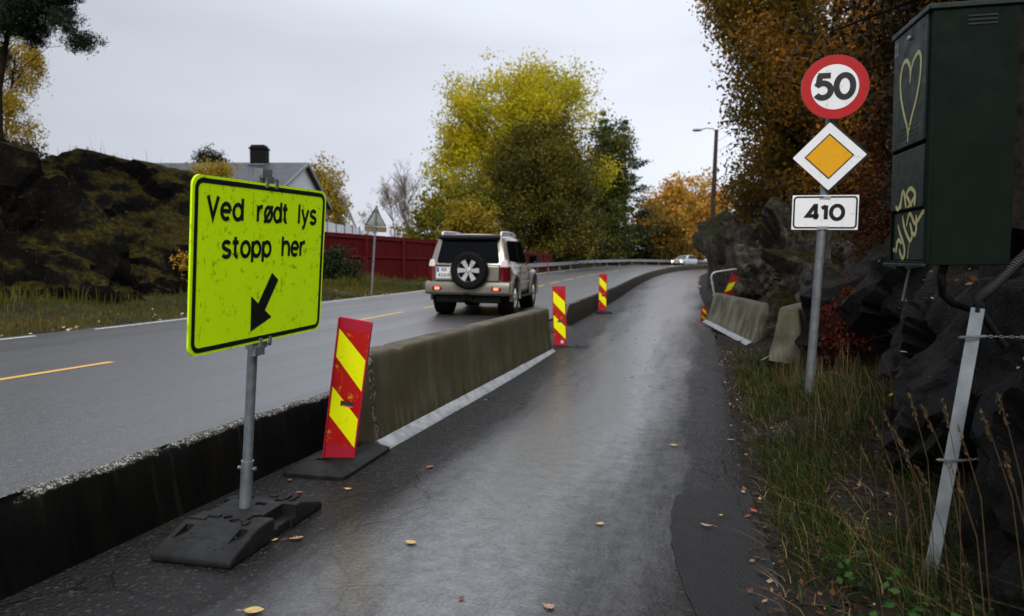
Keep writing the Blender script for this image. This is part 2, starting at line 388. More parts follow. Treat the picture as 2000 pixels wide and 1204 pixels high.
# ------------------------------------------------------------------ kerb walls
def m_kerb(nm='black stained kerb concrete', k=1.0, add=(0, 0, 0)):
    N = NT(nm); co = N.coord('Position'); g = N.n('ShaderNodeNewGeometry'); nz = xyz(N, g.outputs['Normal'])[2]
    v = N.vor(co, 115, 'F1', 'Color'); n = N.noise(co, 28, 5, .7); n3 = N.noise(co, 3, 4, .6)
    sp = N.ramp(xyz(N, v)[0], [(.42, (.02, .019, .017)), (.60, (.13, .122, .105)), (.85, (.34, .325, .285))])
    top = N.mix(N.ramp(n, [(.35, 0), (.55, 1)]), (.03, .027, .022), sp)
    strk = N.noise(N.coord('Position', (1, 6, .5)), 2.2, 4, .6)
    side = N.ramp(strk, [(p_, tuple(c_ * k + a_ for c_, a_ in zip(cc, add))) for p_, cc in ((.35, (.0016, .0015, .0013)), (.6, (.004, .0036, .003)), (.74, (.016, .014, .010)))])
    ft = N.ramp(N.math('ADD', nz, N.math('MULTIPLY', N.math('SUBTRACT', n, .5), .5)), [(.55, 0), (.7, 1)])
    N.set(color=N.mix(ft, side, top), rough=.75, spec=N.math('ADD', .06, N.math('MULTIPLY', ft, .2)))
    N.bump(N.math('ADD', N.math('MULTIPLY', N.vor(co, 70), .8), n), N.math('ADD', N.math('MULTIPLY', ft, .7), .2), .008); return N.m
kerb_mat = m_kerb()
def kerb(name, y0, y1, step, label, slant=0, hgt=.425, mat=None):
    yy = np.arange(y0, y1 + step * .5, step); rs = []
    for i, y in enumerate(yy):
        w = lambda k, s=.012: s * mn.noise((y * 3.1, k * 7.7, 3)) + s * .6 * mn.noise((y * 11, k * 3.7, 9))
        x = cx(y); z0 = zp(y); z1 = z0 + hgt + w(1, .018)
        if slant: z1 -= max(0, 1 - (y - y0) / slant) * .30
        chip = max(0, mn.noise((y * 1.9, 5, 1)) - .25) * .06
        sec = [(4.07, z0 - .2), (4.06, z0 + .02), (4.02 + w(2, .006), z0 + .2), (4.0 + w(3), z1 - .04 - chip), (3.975 + w(4) - chip, z1 - .008 - chip * .5), (3.95, z1 + w(5)), (3.925, z1 + w(6)), (3.90 + w(7), z1 - .012), (3.885, z1 - .05), (3.88, z0 - .2)]
        rs.append([(x + a, y, b) for a, b in sec])
    return tag(MB().rings(rs).build(name, mat or kerb_mat, smooth=50), label, 'kerb wall')
kerb('kerb_wall', -14, 12.4, .09, 'black stained concrete kerb wall with pebbly worn top beside yellow sign')
kerb('kerb_wall', 15.9, 118, .3, 'long low concrete kerb wall running away beyond the open gap', slant=.5, hgt=.52, mat=m_kerb('grey brown kerb concrete', 2.0, (.022, .018, .012)))

# ------------------------------------------------------------------ concrete barriers
def m_barrier(name, c1, c2, c3, pale_=1.0):
    N = NT(name); co = N.coord('Object'); z = xyz(N, co)[2]
    a = N.noise(N.coord('Object', (3, 3, .5)), 1.3, 5, .62); b = N.noise(co, 2.3, 4, .6); f = N.noise(co, 90, 4, .7)
    c = N.ramp(a, [(.28, c3), (.5, c2), (.72, c1)])
    c = N.mix(N.ramp(b, [(.42, 0), (.68, .75)]), c, (.045, .038, .010))
    g = N.n('ShaderNodeNewGeometry'); nz = xyz(N, g.outputs['Normal'])[2]
    c = N.mix(N.ramp(nz, [(.4, 0), (.9, .8)]), c, N.ramp(b, [(.35, (.055, .045, .03)), (.65, (.13, .115, .085))]))
    pale = N.math('MULTIPLY', N.ramp(N.noise(N.coord('Object', (1, 7, .6)), 1.7, 3), [(.52, 0), (.62, 1)]), N.ramp(z, [(.10, .75 * pale_), (.36, 0)]))
    c = N.mix(pale, c, (.42, .40, .34))
    pits = N.ramp(N.vor(co, 26), [(.0, 1), (.09, 0)])
    c = N.mix(N.math('MULTIPLY', pits, .7), c, (.02, .018, .014))
    Yo = xyz(N, co)[1]; bk = N.ramp(N.math('ADD', Yo, N.math('MULTIPLY', N.math('SUBTRACT', N.noise(co, 14, 4), .5), .16)), [(.06, 1), (.085, 0)])
    ny_ = xyz(N, g.outputs['Normal'])[1]; bk = N.math('MULTIPLY', bk, N.ramp(ny_, [(.12, 0), (.35, 1)]) if False else N.math('GREATER_THAN', ny_, -.72))
    stn = N.ramp(xyz(N, N.vor(co, 48, 'F1', 'Color'))[0], [(.3, (.03, .026, .02)), (.6, (.085, .075, .06)), (.9, (.19, .175, .145))])
    c = N.mix(N.math('MULTIPLY', bk, pale_ < .5 and .9 or 0.0), c, stn)
    N.set(color=c, rough=.78, spec=.2); N.bump(N.math('ADD', N.math('SUBTRACT', f, pits), N.math('MULTIPLY', N.math('MULTIPLY', N.vor(co, 48), bk), 2.5)), .4, .008); return N.m
bar_mat = m_barrier('algae stained barrier concrete', (.082, .071, .043), (.056, .049, .028), (.036, .031, .015), .12)
bar_mat2 = m_barrier('pale weathered barrier concrete', (.25, .235, .175), (.16, .148, .10), (.095, .086, .056))
steel = pm('galvanised steel', (.36, .38, .39), (.22, .235, .245), 9, .42, .08, 60, metal=.75, rvar=.12)
steel2 = pm('dull galvanised tube', (.25, .27, .28), (.15, .165, .175), 14, .5, .06, 70, metal=.6, rvar=.12)
lead = pm('scuffed galvanised flashing', (.42, .44, .45), (.20, .21, .215), 7, .5, .25, 18, metal=.3, rvar=.15, bdist=.012)
blk_rub = pm('black recycled rubber', (.015, .0155, .0145), (.005, .005, .005), 9, .6, .35, 70, spec=.2)
def barrier(name, M, ln, mat, label, wb=.36, wt=.25, h=.8, chips=True, group=None, foot=True):
    'runs along local +y from 0 to ln; path side is local +x = 0 at the base'
    e = empty(name, M.to_translation(), 0, label, 'concrete barrier', group); e.matrix_world = M
    sec = []
    prof = [(0, .03), (0, .12), (-.035, .40), (-.055, h - .06), (-.063, h - .025), (-.085, h - .004), (-.11, h), (-.055 - wt + .05, h), (-.055 - wt + .015, h - .015), (-.055 - wt, h - .05), (-wb + .01, .3), (-wb, .12), (-wb, .03)]
    P2 = []
    for (a, b) in zip(prof, prof[1:]):
        n = max(1, int(math.hypot(b[0] - a[0], b[1] - a[1]) / .06))
        P2 += [(a[0] + (b[0] - a[0]) * i / n, a[1] + (b[1] - a[1]) * i / n) for i in range(n)]
    P2.append(prof[-1]); rs = []
    st = np.concatenate([[0, .012, .03, .05, .075, .1], np.arange(.14, ln - .06, .06), [ln - .05, ln - .03, ln - .01, ln]])
    cxm = -wb / 2
    for y in st:
        ring = []; ee = min(y, ln - y); rnd_ = 1 - .06 * max(0, 1 - ee / .05) ** 2
        for (x, z) in P2:
            x2 = cxm + (x - cxm) * rnd_; z2 = z * (1 - .018 * max(0, 1 - ee / .04) ** 2)
            n = mn.noise((x * 5, y * 2.2, z * 5)) * .006
            if chips:
                corner = max(0, 1 - ee / .14)
                q = mn.noise((x * 22, y * 22 + 7, z * 22)) + .7 * mn.noise((x * 47, y * 47, z * 47))
                n -= corner * (.022 * abs(q) + .008) * (1 if x > cxm else .4)
                cz = math.exp(-((y - .62) / .07) ** 2) * max(0, (z - h + .1) / .1) * (1 if x > cxm - .05 else .2); n -= cz * .05 * (1 + q)
                cz = math.exp(-((y - 2.6) / .03) ** 2) * max(0, (z - h + .06) / .06); n -= cz * .02
            dx = x2 - cxm; dz = (z2 - .4); l = math.hypot(dx, dz * .35) + 1e-6
            ring.append((x2 + n * dx / l, y + (n * 1.2 if ee < .05 and y < 1 else 0) * -1, z2 + n * dz * .35 / l))
        rs.append(ring)
    MB().rings(rs).build('concrete_body', mat, e, smooth=40)
    if foot:
        mb = MB(); rr = []
        for y in np.arange(0, ln + .01, .1):
            j = lambda k: .006 * mn.noise((y * 4, k * 9, 2))
            rr.append([(.004, y, .075 + j(1)), (.012, y, .083 + j(1)), (.05 + j(3), y, .05 + j(2)), (.10 + j(4), y, .012 + j(2)), (.104 + j(4), y, .004), (.045, y, .038 + j(2))])
        mb.rings(rr).build('steel_foot', lead, e, smooth=30)
    return e
barrier('concrete_barrier', Mt((-2.60, 5.05, 0)), 6.75, bar_mat, 'longest olive stained concrete barrier between path and road, chipped at near end')
# two spare lengths on the right verge
def along(p, q, lean=0):
    d = Vector(q) - Vector(p); return Matrix.Translation(p) @ Matrix.Rotation(math.atan2(-d.x, d.y), 4, 'Z') @ Matrix.Rotation(R(lean), 4, 'Y')
# their 'path side' faces -x, so they run from the far end towards the camera
e = barrier('concrete_barrier', along((.02, 18.1, .12), (.80, 12.75, .10), -9), 5.4, bar_mat2, 'pale leaning concrete barrier lying on the right verge in front of the rocks', wb=.42, chips=False)
e = barrier('concrete_barrier', along((1.42, 12.0, .22), (.86, 10.0, .12), -6), 2.2, bar_mat2, 'short tilted concrete block end-on in the grass behind the speed limit pole', wb=.42, chips=False, h=.78)

# ------------------------------------------------------------------ lettering: constant width strokes
def arc(x, y, rx, ry, a0, a1, n=18): return [(x + rx * math.cos(R(a0 + (a1 - a0) * i / n)), y + ry * math.sin(R(a0 + (a1 - a0) * i / n))) for i in range(n + 1)]
X_ = .70
def bowl(x, w): return arc(x + w / 2, X_ / 2, w / 2, X_ / 2 - .0, 0, 360, 28)
G = {
 'V': (.60, [[(.0, 1), (.3, .03), (.60, 1)]]), 'e': (.54, [[(.0, .36), (.54, .36)], arc(.27, .35, .27, .35, 3, 312, 26)]), 'd': (.56, [bowl(0, .54), [(.56, 1), (.56, -.04)]]),
 'r': (.36, [[(0, -.04), (0, .74)], arc(.30, .38, .30, .32, 180, 78, 12)]), 'ø': (.56, [bowl(0, .56), [(-.04, -.08), (.60, .78)]]),
 't': (.36, [[(.15, .94), (.15, .16)] + arc(.29, .16, .14, .16, 180, 290, 8), [(-.04, .68), (.36, .68)]]), 'l': (.1, [[(.05, 1), (.05, -.04)]]),
 'y': (.54, [[(0, .74), (.27, .02)], [(.54, .74), (.25, -.06)] + arc(.06, -.05, .18, .22, -10, -95, 8)]),
 's': (.46, [arc(.25, .52, .22, .18, 25, 200, 14) + [(.12, .40), (.34, .31)] + arc(.24, .18, .24, .18, 25, -155, 14)]),
 'o': (.56, [bowl(0, .56)]), 'p': (.56, [bowl(.02, .54), [(0, .74), (0, -.30)]]), 'h': (.50, [[(0, 1), (0, -.04)], arc(.25, .42, .25, .28, 180, 0, 14) + [(.5, -.04)]]),
 'a': (.52, [bowl(0, .52), [(.52, .74), (.52, -.04)]]), 'u': (.50, [[(0, .74), (0, .26)] + arc(.25, .26, .25, .26, 180, 360, 14), [(.5, .74), (.5, -.04)]]), 'n': (.50, [[(0, .74), (0, -.04)], arc(.25, .42, .25, .28, 180, 0, 14) + [(.5, -.04)]]),
 'i': (.1, [[(.05, .74), (.05, -.04)], [(.05, .9), (.05, 1.0)]]), 'k': (.46, [[(0, 1), (0, -.04)], [(.44, .74), (.06, .30)], [(.16, .42), (.46, -.04)]]), '.': (.1, [[(.05, -.04), (.05, .08)]]),
 'B': (.56, [[(0, 0), (0, 1)], [(0, 1), (.26, 1)] + arc(.26, .76, .26, .24, 90, -90, 12) + [(0, .52)], [(.2, .52), (.28, .52)] + arc(.28, .26, .28, .26, 90, -90, 12) + [(0, 0)]]),
 '5': (.58, [[(.55, 1.0), (.07, 1.0)], [(.15, 1.02), (.09, .50)], arc(.27, .33, .30, .33, 146, -145, 26)]), '0': (.62, [arc(.31, .5, .31, .5, 0, 360, 36)]),
 '4': (.62, [[(.46, -.02), (.46, 1.0), (.40, 1.0), (.02, .24), (.62, .24)]]), '1': (.24, [[(.17, 1.02), (.17, -.02)], [(-.06, .80), (.17, .96)]]),
 '6': (.58, [arc(.29, .32, .29, .32, 0, 360, 26), [(.02, .40), (.12, .68), (.40, 1.02)]]), '9': (.58, [arc(.29, .68, .29, .32, 0, 360, 26), [(.56, .60), (.46, .32), (.18, -.02)]]),
 'K': (.58, [[(0, -.02), (0, 1.02)], [(.56, 1.02), (.04, .42)], [(.18, .58), (.60, -.02)]]), 'R': (.56, [[(0, -.02), (0, 1), (.28, 1)] + arc(.28, .74, .26, .26, 90, -90, 12) + [(0, .48)], [(.28, .48), (.56, -.02)]]),
 'N': (.56, [[(0, -.02), (0, 1), (.56, 0), (.56, 1.02)]]), 'D': (.56, [[(0, 0), (0, 1), (.25, 1)] + arc(.25, .5, .32, .5, 90, -90, 16) + [(0, 0)]]), 'Ø': (.62, [arc(.31, .5, .31, .5, 0, 360, 30), [(-.02, -.08), (.64, 1.08)]]),
}
def stroke(mb, pts, w, y, M=None, taper=None, loop=None):
    'flat ribbon of width w in the local xz plane, facing -y at depth y'
    P = [Vector(p) for p in pts]; n = len(P)
    closed = loop if loop is not None else ((P[0] - P[-1]).length < 1e-6)
    if closed: P = P[:-1]; n -= 1
    Lp, Rp = [], []
    for i in range(n):
        a = P[(i - 1) % n] if closed or i > 0 else None; b = P[(i + 1) % n] if closed or i < n - 1 else None
        d1 = (P[i] - a).normalized() if a is not None else None; d2 = (b - P[i]).normalized() if b is not None else None
        d1 = d1 if d1 is not None else d2; d2 = d2 if d2 is not None else d1
        t = (d1 + d2); t = t.normalized() if t.length > 1e-4 else d1
        nrm = Vector((-t.y, t.x)); c = max(.35, abs(nrm.dot(Vector((-d1.y, d1.x))))); ww = w * (taper[i] if taper else 1) / 2 / c
        Lp.append(P[i] + nrm * ww); Rp.append(P[i] - nrm * ww)
    vs = [(p.x, y, p.y) for p in Lp] + [(p.x, y, p.y) for p in Rp]
    fs = [(i, (i + 1) % n, n + (i + 1) % n, n + i) for i in range(n if closed else n - 1)]
    mb.add(vs, fs, M)
_z = [0]
def text(mb, s, x, z, h, w, y, M=None, gap=.2, sp=.42, xs=1.0):
    'writes s with its left end at x, baseline z, cap height h, stroke w; returns the end x'
    for ch in s:
        if ch == ' ': x += sp * h * xs; continue
        wd, st = G[ch]
        for k, pl in enumerate(st):
            stroke(mb, [(x + p[0] * h * xs, z + w / 2 + p[1] * (h - w)) for p in pl], w, y - .0003 * k, M)
        x += (wd + gap) * h * xs
    return x - gap * h * xs
def twidth(s, h, gap=.2, sp=.42, xs=1.0): return sum((sp if c == ' ' else G[c][0] + gap) for c in s) * h * xs - gap * h * xs
def ctext(mb, s, cx_, z, h, w, y, **k): text(mb, s, cx_ - twidth(s, h, k.get('gap', .2), k.get('sp', .42), k.get('xs', 1.)) / 2, z, h, w, y, **k)
def rrect(w, h, r, n=6):
    p = []
    for sx, sy, a in ((1, 1, 0), (-1, 1, 90), (-1, -1, 180), (1, -1, 270)): p += arc(sx * (w / 2 - r), sy * (h / 2 - r), r, r, a, a + 90, n)
    return p
def plate(mb, poly, y0, y1):
    'poly (x, z) extruded in y'
    n = len(poly); mb.add([(x, y0, z) for x, z in poly] + [(x, y1, z) for x, z in poly], [tuple(range(n)), tuple(range(2 * n - 1, n - 1, -1))] + [(i, (i + 1) % n, n + (i + 1) % n, n + i) for i in range(n)])
def frame(mb, w, h, r, t, y):
    P = rrect(w, h, r); stroke(mb, P + [P[0]], t, y)

def m_signface(name, c, dirt, amount=.5, rough=.4, scale=22):
    N = NT(name); co = N.coord('Object')
    d = N.math('MULTIPLY', N.ramp(N.noise(co, scale, 5, .75), [(.57, 0), (.63, 1)]), N.ramp(N.noise(co, 6, 3), [(.42, 0), (.56, 1)]))
    scr = N.ramp(N.noise(N.coord('Object', (30, 30, 4)), 1.2, 3, .5, 1.5), [(.68, 0), (.72, .8)])
    film = N.noise(co, 3, 4)
    k = N.math('MULTIPLY', N.math('MAXIMUM', d, scr), amount)
    c0 = N.mix(N.ramp(film, [(.35, 0), (.8, .07)]), c, dirt)
    N.set(color=N.mix(k, c0, dirt), rough=N.ramp(film, [(.3, rough), (.7, rough + .15)]), spec=.2); N.bump(film, .06, .01); return N.m
sign_yellow = m_signface('fluorescent yellow sheeting', (.64, .99, .001), (.12, .17, .004), .7)
sign_black = pm('matt black vinyl', (.008, .008, .008), (.004, .004, .004), 8, .4, .03)
sign_white = m_signface('white reflective sheeting', (.86, .87, .88), (.35, .34, .30), .35)
sign_red = m_signface('red reflective sheeting', (.46, .012, .014), (.16, .006, .006), .5)
sign_amber = m_signface('amber reflective sheeting', (.78, .38, .008), (.35, .15, .01), .35)
sign_back = pm('grey sign back', (.30, .31, .30), (.20, .21, .19), 5, .5, .05, metal=.3)

# yellow temporary sign with its pole (the face looks across the path)
ps = empty('road_sign', (-2.537, 3.30, 0), 0, 'large bright yellow sign reading Ved rødt lys stopp her with black arrow', 'road sign')
PB = Vector((-2.537, 3.300, .11)); PT = Vector((-2.360, 3.262, 2.015))
def on_pole(z): return PB.lerp(PT, (z - PB.z) / (PT.z - PB.z))
def wmat(o, parent, M): o.parent = parent; o.matrix_world = M; return o
bpy.context.view_layer.update()
SW, SH = 1.172, .868
SM = Mt((-2.384, 3.312, 1.526), 90.67, 5.29, -1.97)
SM = Matrix.Translation((.045, -.06, 0)) @ SM
def signparts(parent, M, builders):
    for nm, fn, mt, pr in builders:
        mb = MB(); fn(mb); o = mb.build(nm, mt, None, smooth=30, fix=(nm in ('panel', 'backing_plate', 'clamp'))); o.parent = pr or parent; o.matrix_world = M
        yield o
bpy.context.view_layer.update()
def yl_text(mb):
    h = .129; w = .0215
    for t, a, b, z in (('Ved', -.492, -.213, .222), ('rødt', -.106, .183, .222), ('lys', .275, .48, .222), ('stopp', -.378, .037, .033), ('her', .13, .378, .033)):
        w0 = twidth(t, h, .2); text(mb, t, a + w / 2, z, h, w, -.0135, gap=.2, xs=(b - a - w) / w0)
def yl_arrow(mb):
    a = Vector((.082, -.073)); b = Vector((-.122, -.364)); d = (b - a).normalized(); n = Vector((-d.y, d.x)); s = .038; hb = b - d * .156
    P = [a + n * s, hb + n * s, hb + n * .115, b, hb - n * .115, hb - n * s, a - n * s]
    mb.add([(p.x, -.0135, p.y) for p in P], [(0, 1, 5, 6), (1, 2, 3), (1, 3, 5), (3, 4, 5)])
    # feathered inner corners of the head
for o in signparts(ps, SM, [('panel', lambda m: plate(m, rrect(SW, SH, .055), -.012, -.002), sign_yellow, None),
        ('border', lambda m: frame(m, SW - .055, SH - .05, .042, .024, -.0133), sign_black, None),
        ('lettering', yl_text, sign_black, None), ('arrow', yl_arrow, sign_black, None)]): pass
mb = MB(); mb.tube([PB, on_pole(1.0), PT], .0275, 24); mb.build('pole', steel2, None).parent = ps
ps.children[-1].matrix_world = Matrix()
def setw(o, parent): o.parent = parent; o.matrix_world = Matrix(); return o
mb = MB(); mb.tube([on_pole(.085), on_pole(.40)], .0345, 24); setw(mb.build('pole_socket', steel, None), ps)
mb = MB(); q = on_pole(.355); mb.tube([q + Vector((-.055, 0, 0)), q + Vector((.055, 0, 0))], .006, 8); mb.tube([q + Vector((.048, 0, 0)), q + Vector((.058, 0, 0))], .011, 6); mb.tube([q + Vector((-.058, 0, 0)), q + Vector((-.048, 0, 0))], .011, 6)
setw(mb.build('bolt', steel, None), ps)
def clampb(mb, z0, sgn):
    mb.box((-.015, .022, z0 + sgn * .022), (.13, .045, .035)); mb.box((-.03, .012, z0 + sgn * .05), (.085, .05, .05))
    for x in (-.035, .052): mb.box((x, -.016, z0 + sgn * .002), (.018, .012, .05)); mb.box((x, -.006, z0 + sgn * .022), (.018, .03, .014))
for z0, sg in ((SH / 2, 1), (-SH / 2, -1)):
    for o in signparts(ps, SM @ Matrix.Translation((.005 if sg > 0 else .0, 0, 0)), [('clamp', lambda m: clampb(m, z0, sg), steel, None)]): pass

# rubber foot of the yellow sign
fb = empty('sign_base', (-2.50, 3.26, 0), R(0), 'dark moulded rubber foot block under the yellow sign pole', 'sign base')
FM = Mt((-2.505, 3.25, 0), 2.5)
L2, W2, H2 = .46, .235, .125
prof = [(-L2, .0), (-L2, .035), (-L2 + .02, .05), (-.225, H2 - .004), (-.20, H2), (.20, H2), (.225, H2 - .004), (L2 - .02, .05), (L2, .035), (L2, .0)]
mb = MB(); mb.rings([[(x, y, z) for y, z in prof] for x in (-W2, W2)]); blk = mb.build('body', blk_rub, None, bevel=.014, seg=3)
def cbox(c, d, M=None): m = MB(); m.box(c, d, M); return m.build('tmp', None, None, smooth=0)
def ccyl(x, y, r, z): m = MB(); m.lathe([(r, z - .1), (r, z + .1)], 20, Matrix.Translation((x, y, 0))); return m.build('tmp', None, None, smooth=0)
sl_ = math.atan2(.071, .215)
bpy.context.view_layer.update(); baked(blk)
cut(blk, [cbox((W2, .04, .10), (.17, .22, .09)), cbox((W2 + .01, .04, .02), (.05, .14, .1)), cbox((-W2, .04, .10), (.10, .2, .05)),
    cbox((.165, -.335, .105), (.052, .20, .05), None), cbox((-.165, -.335, .105), (.052, .20, .05), None),
    ccyl(-.02, -.115, .027, .15), ccyl(.045, -.15, .03, .15), cbox((.03, .12, .14), (.07, .045, .12)), cbox((.10, .20, .14), (.06, .045, .12)), ccyl(.13, -.06, .022, .15)])
blk.parent = fb
def raised(mb):
    for (x, y, a, b) in ((-.10, -.12, .07, .035), (.10, -.115, .03, .10), (.135, -.18, .03, .05), (-.12, .19, .09, .04), (.03, .25, .05, .02), (.17, .245, .025, .09), (.125, .25, .02, .07), (-.17, -.17, .1, .03)):
        m = MB(); m.box((x, y, H2 + .003), (a, b, .016)); m.build('moulded_ridge', blk_rub, fb, bevel=.004)
raised(None)
mb = MB(); text(mb, 'Bauneskilt as', -.145, -.005, .030, .0035, -.001, gap=.2, xs=.9)
o = mb.build('embossed_lettering', pm('worn emboss', (.006, .006, .006)), None, fix=False); o.parent = fb
o.matrix_basis = Matrix.Translation((0, -.325, .0895)) @ Matrix.Rotation(sl_ - math.pi / 2, 4, 'X')
for x, y in ((-.11, -.295), (.155, -.30), (-.125, -.34), (.10, -.39), (.13, -.375)):
    mb = MB(); mb.lathe([(.007, 0), (.007, .0025)], 10, Matrix.Translation((x, y, H2 - .0035 - (abs(y) - .225) * math.tan(sl_))))
    mb.build('screw_hole', pm('worn emboss', (.006,) * 3), fb)
fb.matrix_world = FM

# ------------------------------------------------------------------ red and yellow hazard panels
mk_frame = m_signface('faded red plastic', (.42, .018, .040), (.22, .01, .02), .5, .4)
mk_red = m_signface('worn red reflective film', (.44, .006, .010), (.62, .30, .02), .9, .3, 15)
mk_yel = m_signface('fluorescent yellow film', (.86, .92, .002), (.45, .42, .006), .35)
white_pl = pm('white plastic label', (.7, .7, .68))
def marker(loc, yaw, pitch, roll, label, base=True, base_yaw=0, base_off=(0, 0), h=1.117, flip=False, sticker=False, w=.24):
    e = empty('hazard_panel', loc, 0, label, 'road marker', 'red and yellow hazard panels'); M = Mt(loc, yaw, pitch, roll)
    hw = w / 2; z0 = .055
    def part(nm, fn, mt, bevel=0, fix=True):
        mb = MB(); fn(mb); o = mb.build(nm, mt, None, bevel=bevel, fix=fix); o.parent = e; o.matrix_parent_inverse = Matrix(); return o
    tocut = []
    def body(mb):
        mb.box((0, 0, h / 2 + z0), (w - .01, .022, h))
    bpy.context.view_layer.update()
    b = part('panel', body, mk_frame)
    zc = z0 + h * (1 - .585)
    sx = -1 if flip else 1
    b.parent = None; c = cbox((.012 * sx, 0, zc), (.095, .2, .045)); cut(b, [c])
    b.parent = e
    def lips(mb):
        for s in (-1, 1): mb.box((s * (hw - .004), -.006, h / 2 + z0), (.012, .040, h))
    part('edge_rim', lips, mk_frame, .003)
    iw = hw - .0125; zt = z0 + h * .925; zb = z0 + h * .115
    f = lambda t: z0 + h * (1 - t)
    S = [((.075, .268), (.262, .480)), ((.478, .683), (.678, .888))]
    slot = (.012 * sx - .0475, .012 * sx + .0475, zc - .0225, zc + .0225)
    def clip(poly, a, b_, c_):   # keep a*x+b*z<=c
        out = []
        for i in range(len(poly)):
            p, q = poly[i], poly[(i + 1) % len(poly)]; dp = a * p[0] + b_ * p[1] - c_; dq = a * q[0] + b_ * q[1] - c_
            if dp <= 0: out.append(p)
            if dp * dq < 0: t = dp / (dp - dq); out.append((p[0] + (q[0] - p[0]) * t, p[1] + (q[1] - p[1]) * t))
        return out
    def lay(mb, poly, y):
        # the film stops at the slot: four pieces round it
        x0, x1, a0, a1 = slot
        for pc in (clip(poly, 1, 0, x0), clip(poly, -1, 0, -x1), clip(clip(clip(poly, -1, 0, -x0), 1, 0, x1), 0, 1, a0), clip(clip(clip(poly, -1, 0, -x0), 1, 0, x1), 0, -1, -a1)):
            if len(pc) > 2: mb.add([(x, y, z) for x, z in pc], [tuple(range(len(pc)))])
    part('red_film', lambda m: lay(m, [(-iw, f(.885)), (iw, f(.885)), (iw, f(.07)), (-iw, f(.07))], -.0125), mk_red, fix=False)
    for (l0, l1), (r0, r1) in S:
        part('yellow_stripe', lambda m: lay(m, [(-iw * sx, f(l1)), (iw * sx, f(r1)), (iw * sx, f(r0)), (-iw * sx, f(l0))] if not flip else [(iw, f(l1)), (-iw, f(r1)), (-iw, f(r0)), (iw, f(l0))], -.0135), mk_yel, fix=False)
    if sticker: part('white_label', lambda m: m.box((.04, -.0135, f(.93)), (.05, .003, .05)), white_pl)
    for o in list(e.children): o.matrix_basis = Mt((0, 0, 0), yaw, pitch, roll)
    if base:
        def rb(mb):
            P = [(x, y) for x, y in rrect(.50, .86, .06)]; Q = [(x, y) for x, y in rrect(.34, .70, .05)]
            n = len(P)
            mb.rings([[(x, y, .0) for x, y in P], [(x, y, .028) for x, y in P], [(x, y, .075) for x, y in Q]])
        mb = MB(); rb(mb); o = mb.build('rubber_base', blk_rub, None, bevel=.006)
        bpy.context.view_layer.update(); baked(o)
        cut(o, [cbox((-.02, -.20, .08), (.13, .055, .08)), cbox((.0, .24, .08), (.13, .055, .08)), ccyl(.11, -.09, .014, .1), ccyl(-.10, .12, .014, .1)])
        o.parent = e; o.location = (base_off[0], base_off[1], .0); o.rotation_euler = (0, 0, R(base_yaw))
    return e
marker((-2.665, 4.55, .0), 14.1, 10.6, 10.2, 'red and yellow striped hazard panel leaning in its rubber foot beside the yellow sign', base_yaw=3, base_off=(-.04, .10))
marker((-2.60, 12.45, .0), 8, 0, -1.5, 'red and yellow hazard panel standing at the far end of the long concrete barrier', base_yaw=80, base_off=(.12, .05), sticker=True)
marker((-3.02, 20.7, .16), 8, 0, .5, 'most distant red and yellow hazard panel beside the low kerb wall', base_yaw=8, base_off=(.05, .0))
marker((.33, 18.9, .25), 10, -6, 24, 'hazard panel leaning behind the pale barrier by the rocks, mostly hidden', base=False, flip=True)
marker((-.06, 18.6, .02), 60, 0, 6, 'small red hazard panel end sticking out left of the pale barrier', base=True, base_yaw=60, h=.42)

# ------------------------------------------------------------------ speed limit post
sp = empty('road_sign_post', (1.02, 7.34, .2), 0, 'grey pole carrying round 50 sign, yellow diamond sign and white 410 plate', 'road sign')
A = Vector((1.0, 7.33, .05)); B = Vector((1.162, 7.335, 3.45))
bpy.context.view_layer.update()
def put(mb, nm, mt, M, parent, **k):
    o = mb.build(nm, mt, None, **k); o.parent = parent; o.matrix_parent_inverse = parent.matrix_world.inverted(); o.matrix_basis = M; return o
I4 = Matrix()
mb = MB(); mb.tube([A, B], .041, 28); put(mb, 'pole', steel2, I4, sp)
mb = MB(); mb.tube([B, B + Vector((.0005, 0, .012))], .043, 28); put(mb, 'pole_cap', blk_rub, I4, sp)
CM = Mt((1.154, 7.245, 3.237), 2, 0, 1)
mb = MB(); mb.lathe([(.302, .0), (.302, .014)], 64, Matrix.Rotation(R(90), 4, 'X')); disc = put(mb, 'speed_sign', sign_back, CM, sp)
def sub(parent, mb, nm, mt):
    o = mb.build(nm, mt, None, fix=False); o.parent = parent; return o
ring = arc(0, 0, .257, .257, 0, 360, 64)
mb = MB(); stroke(mb, ring, .088, -.0155); sub(disc, mb, 'red_ring', sign_red)
mb = MB(); mb.add([(x, -.0155, z) for x, z in arc(0, 0, .212, .212, 0, 360, 64)[:-1]], [tuple(range(64))]); sub(disc, mb, 'white_face', sign_white)
mb = MB(); ctext(mb, '50', -.005, -.127, .262, .055, -.017, gap=.20, xs=.90); sub(disc, mb, 'numerals', sign_black)
DM = Mt((1.125, 7.262, 2.589), -6, 0, 0)
D45 = lambda s: [(0, -s), (s, 0), (0, s), (-s, 0)]
mb = MB(); plate(mb, D45(.345), .0, .012); dia = put(mb, 'priority_sign', sign_black, DM @ Matrix.Translation((.012, 0, -.004)), sp)
def rd(s, r):
    P = []
    for a in (270, 0, 90, 180): P += arc((s - r * 1.414) * math.cos(R(a)), (s - r * 1.414) * math.sin(R(a)), r, r, a - 45, a + 45, 5)
    return P
mb = MB(); plate(mb, rd(.326, .012), -.006, -.0015); o = mb.build('white_face', sign_white, dia); o.location.x = -.012
mb = MB(); mb.add([(x, -.0075, z) for x, z in D45(.212)], [(0, 1, 2, 3)]); o = sub(dia, mb, 'amber_square', sign_amber); o.location.x = -.012
mb = MB(); stroke(mb, D45(.212) + [D45(.212)[0]], .011, -.0085); o = sub(dia, mb, 'black_outline', sign_black); o.location.x = -.012
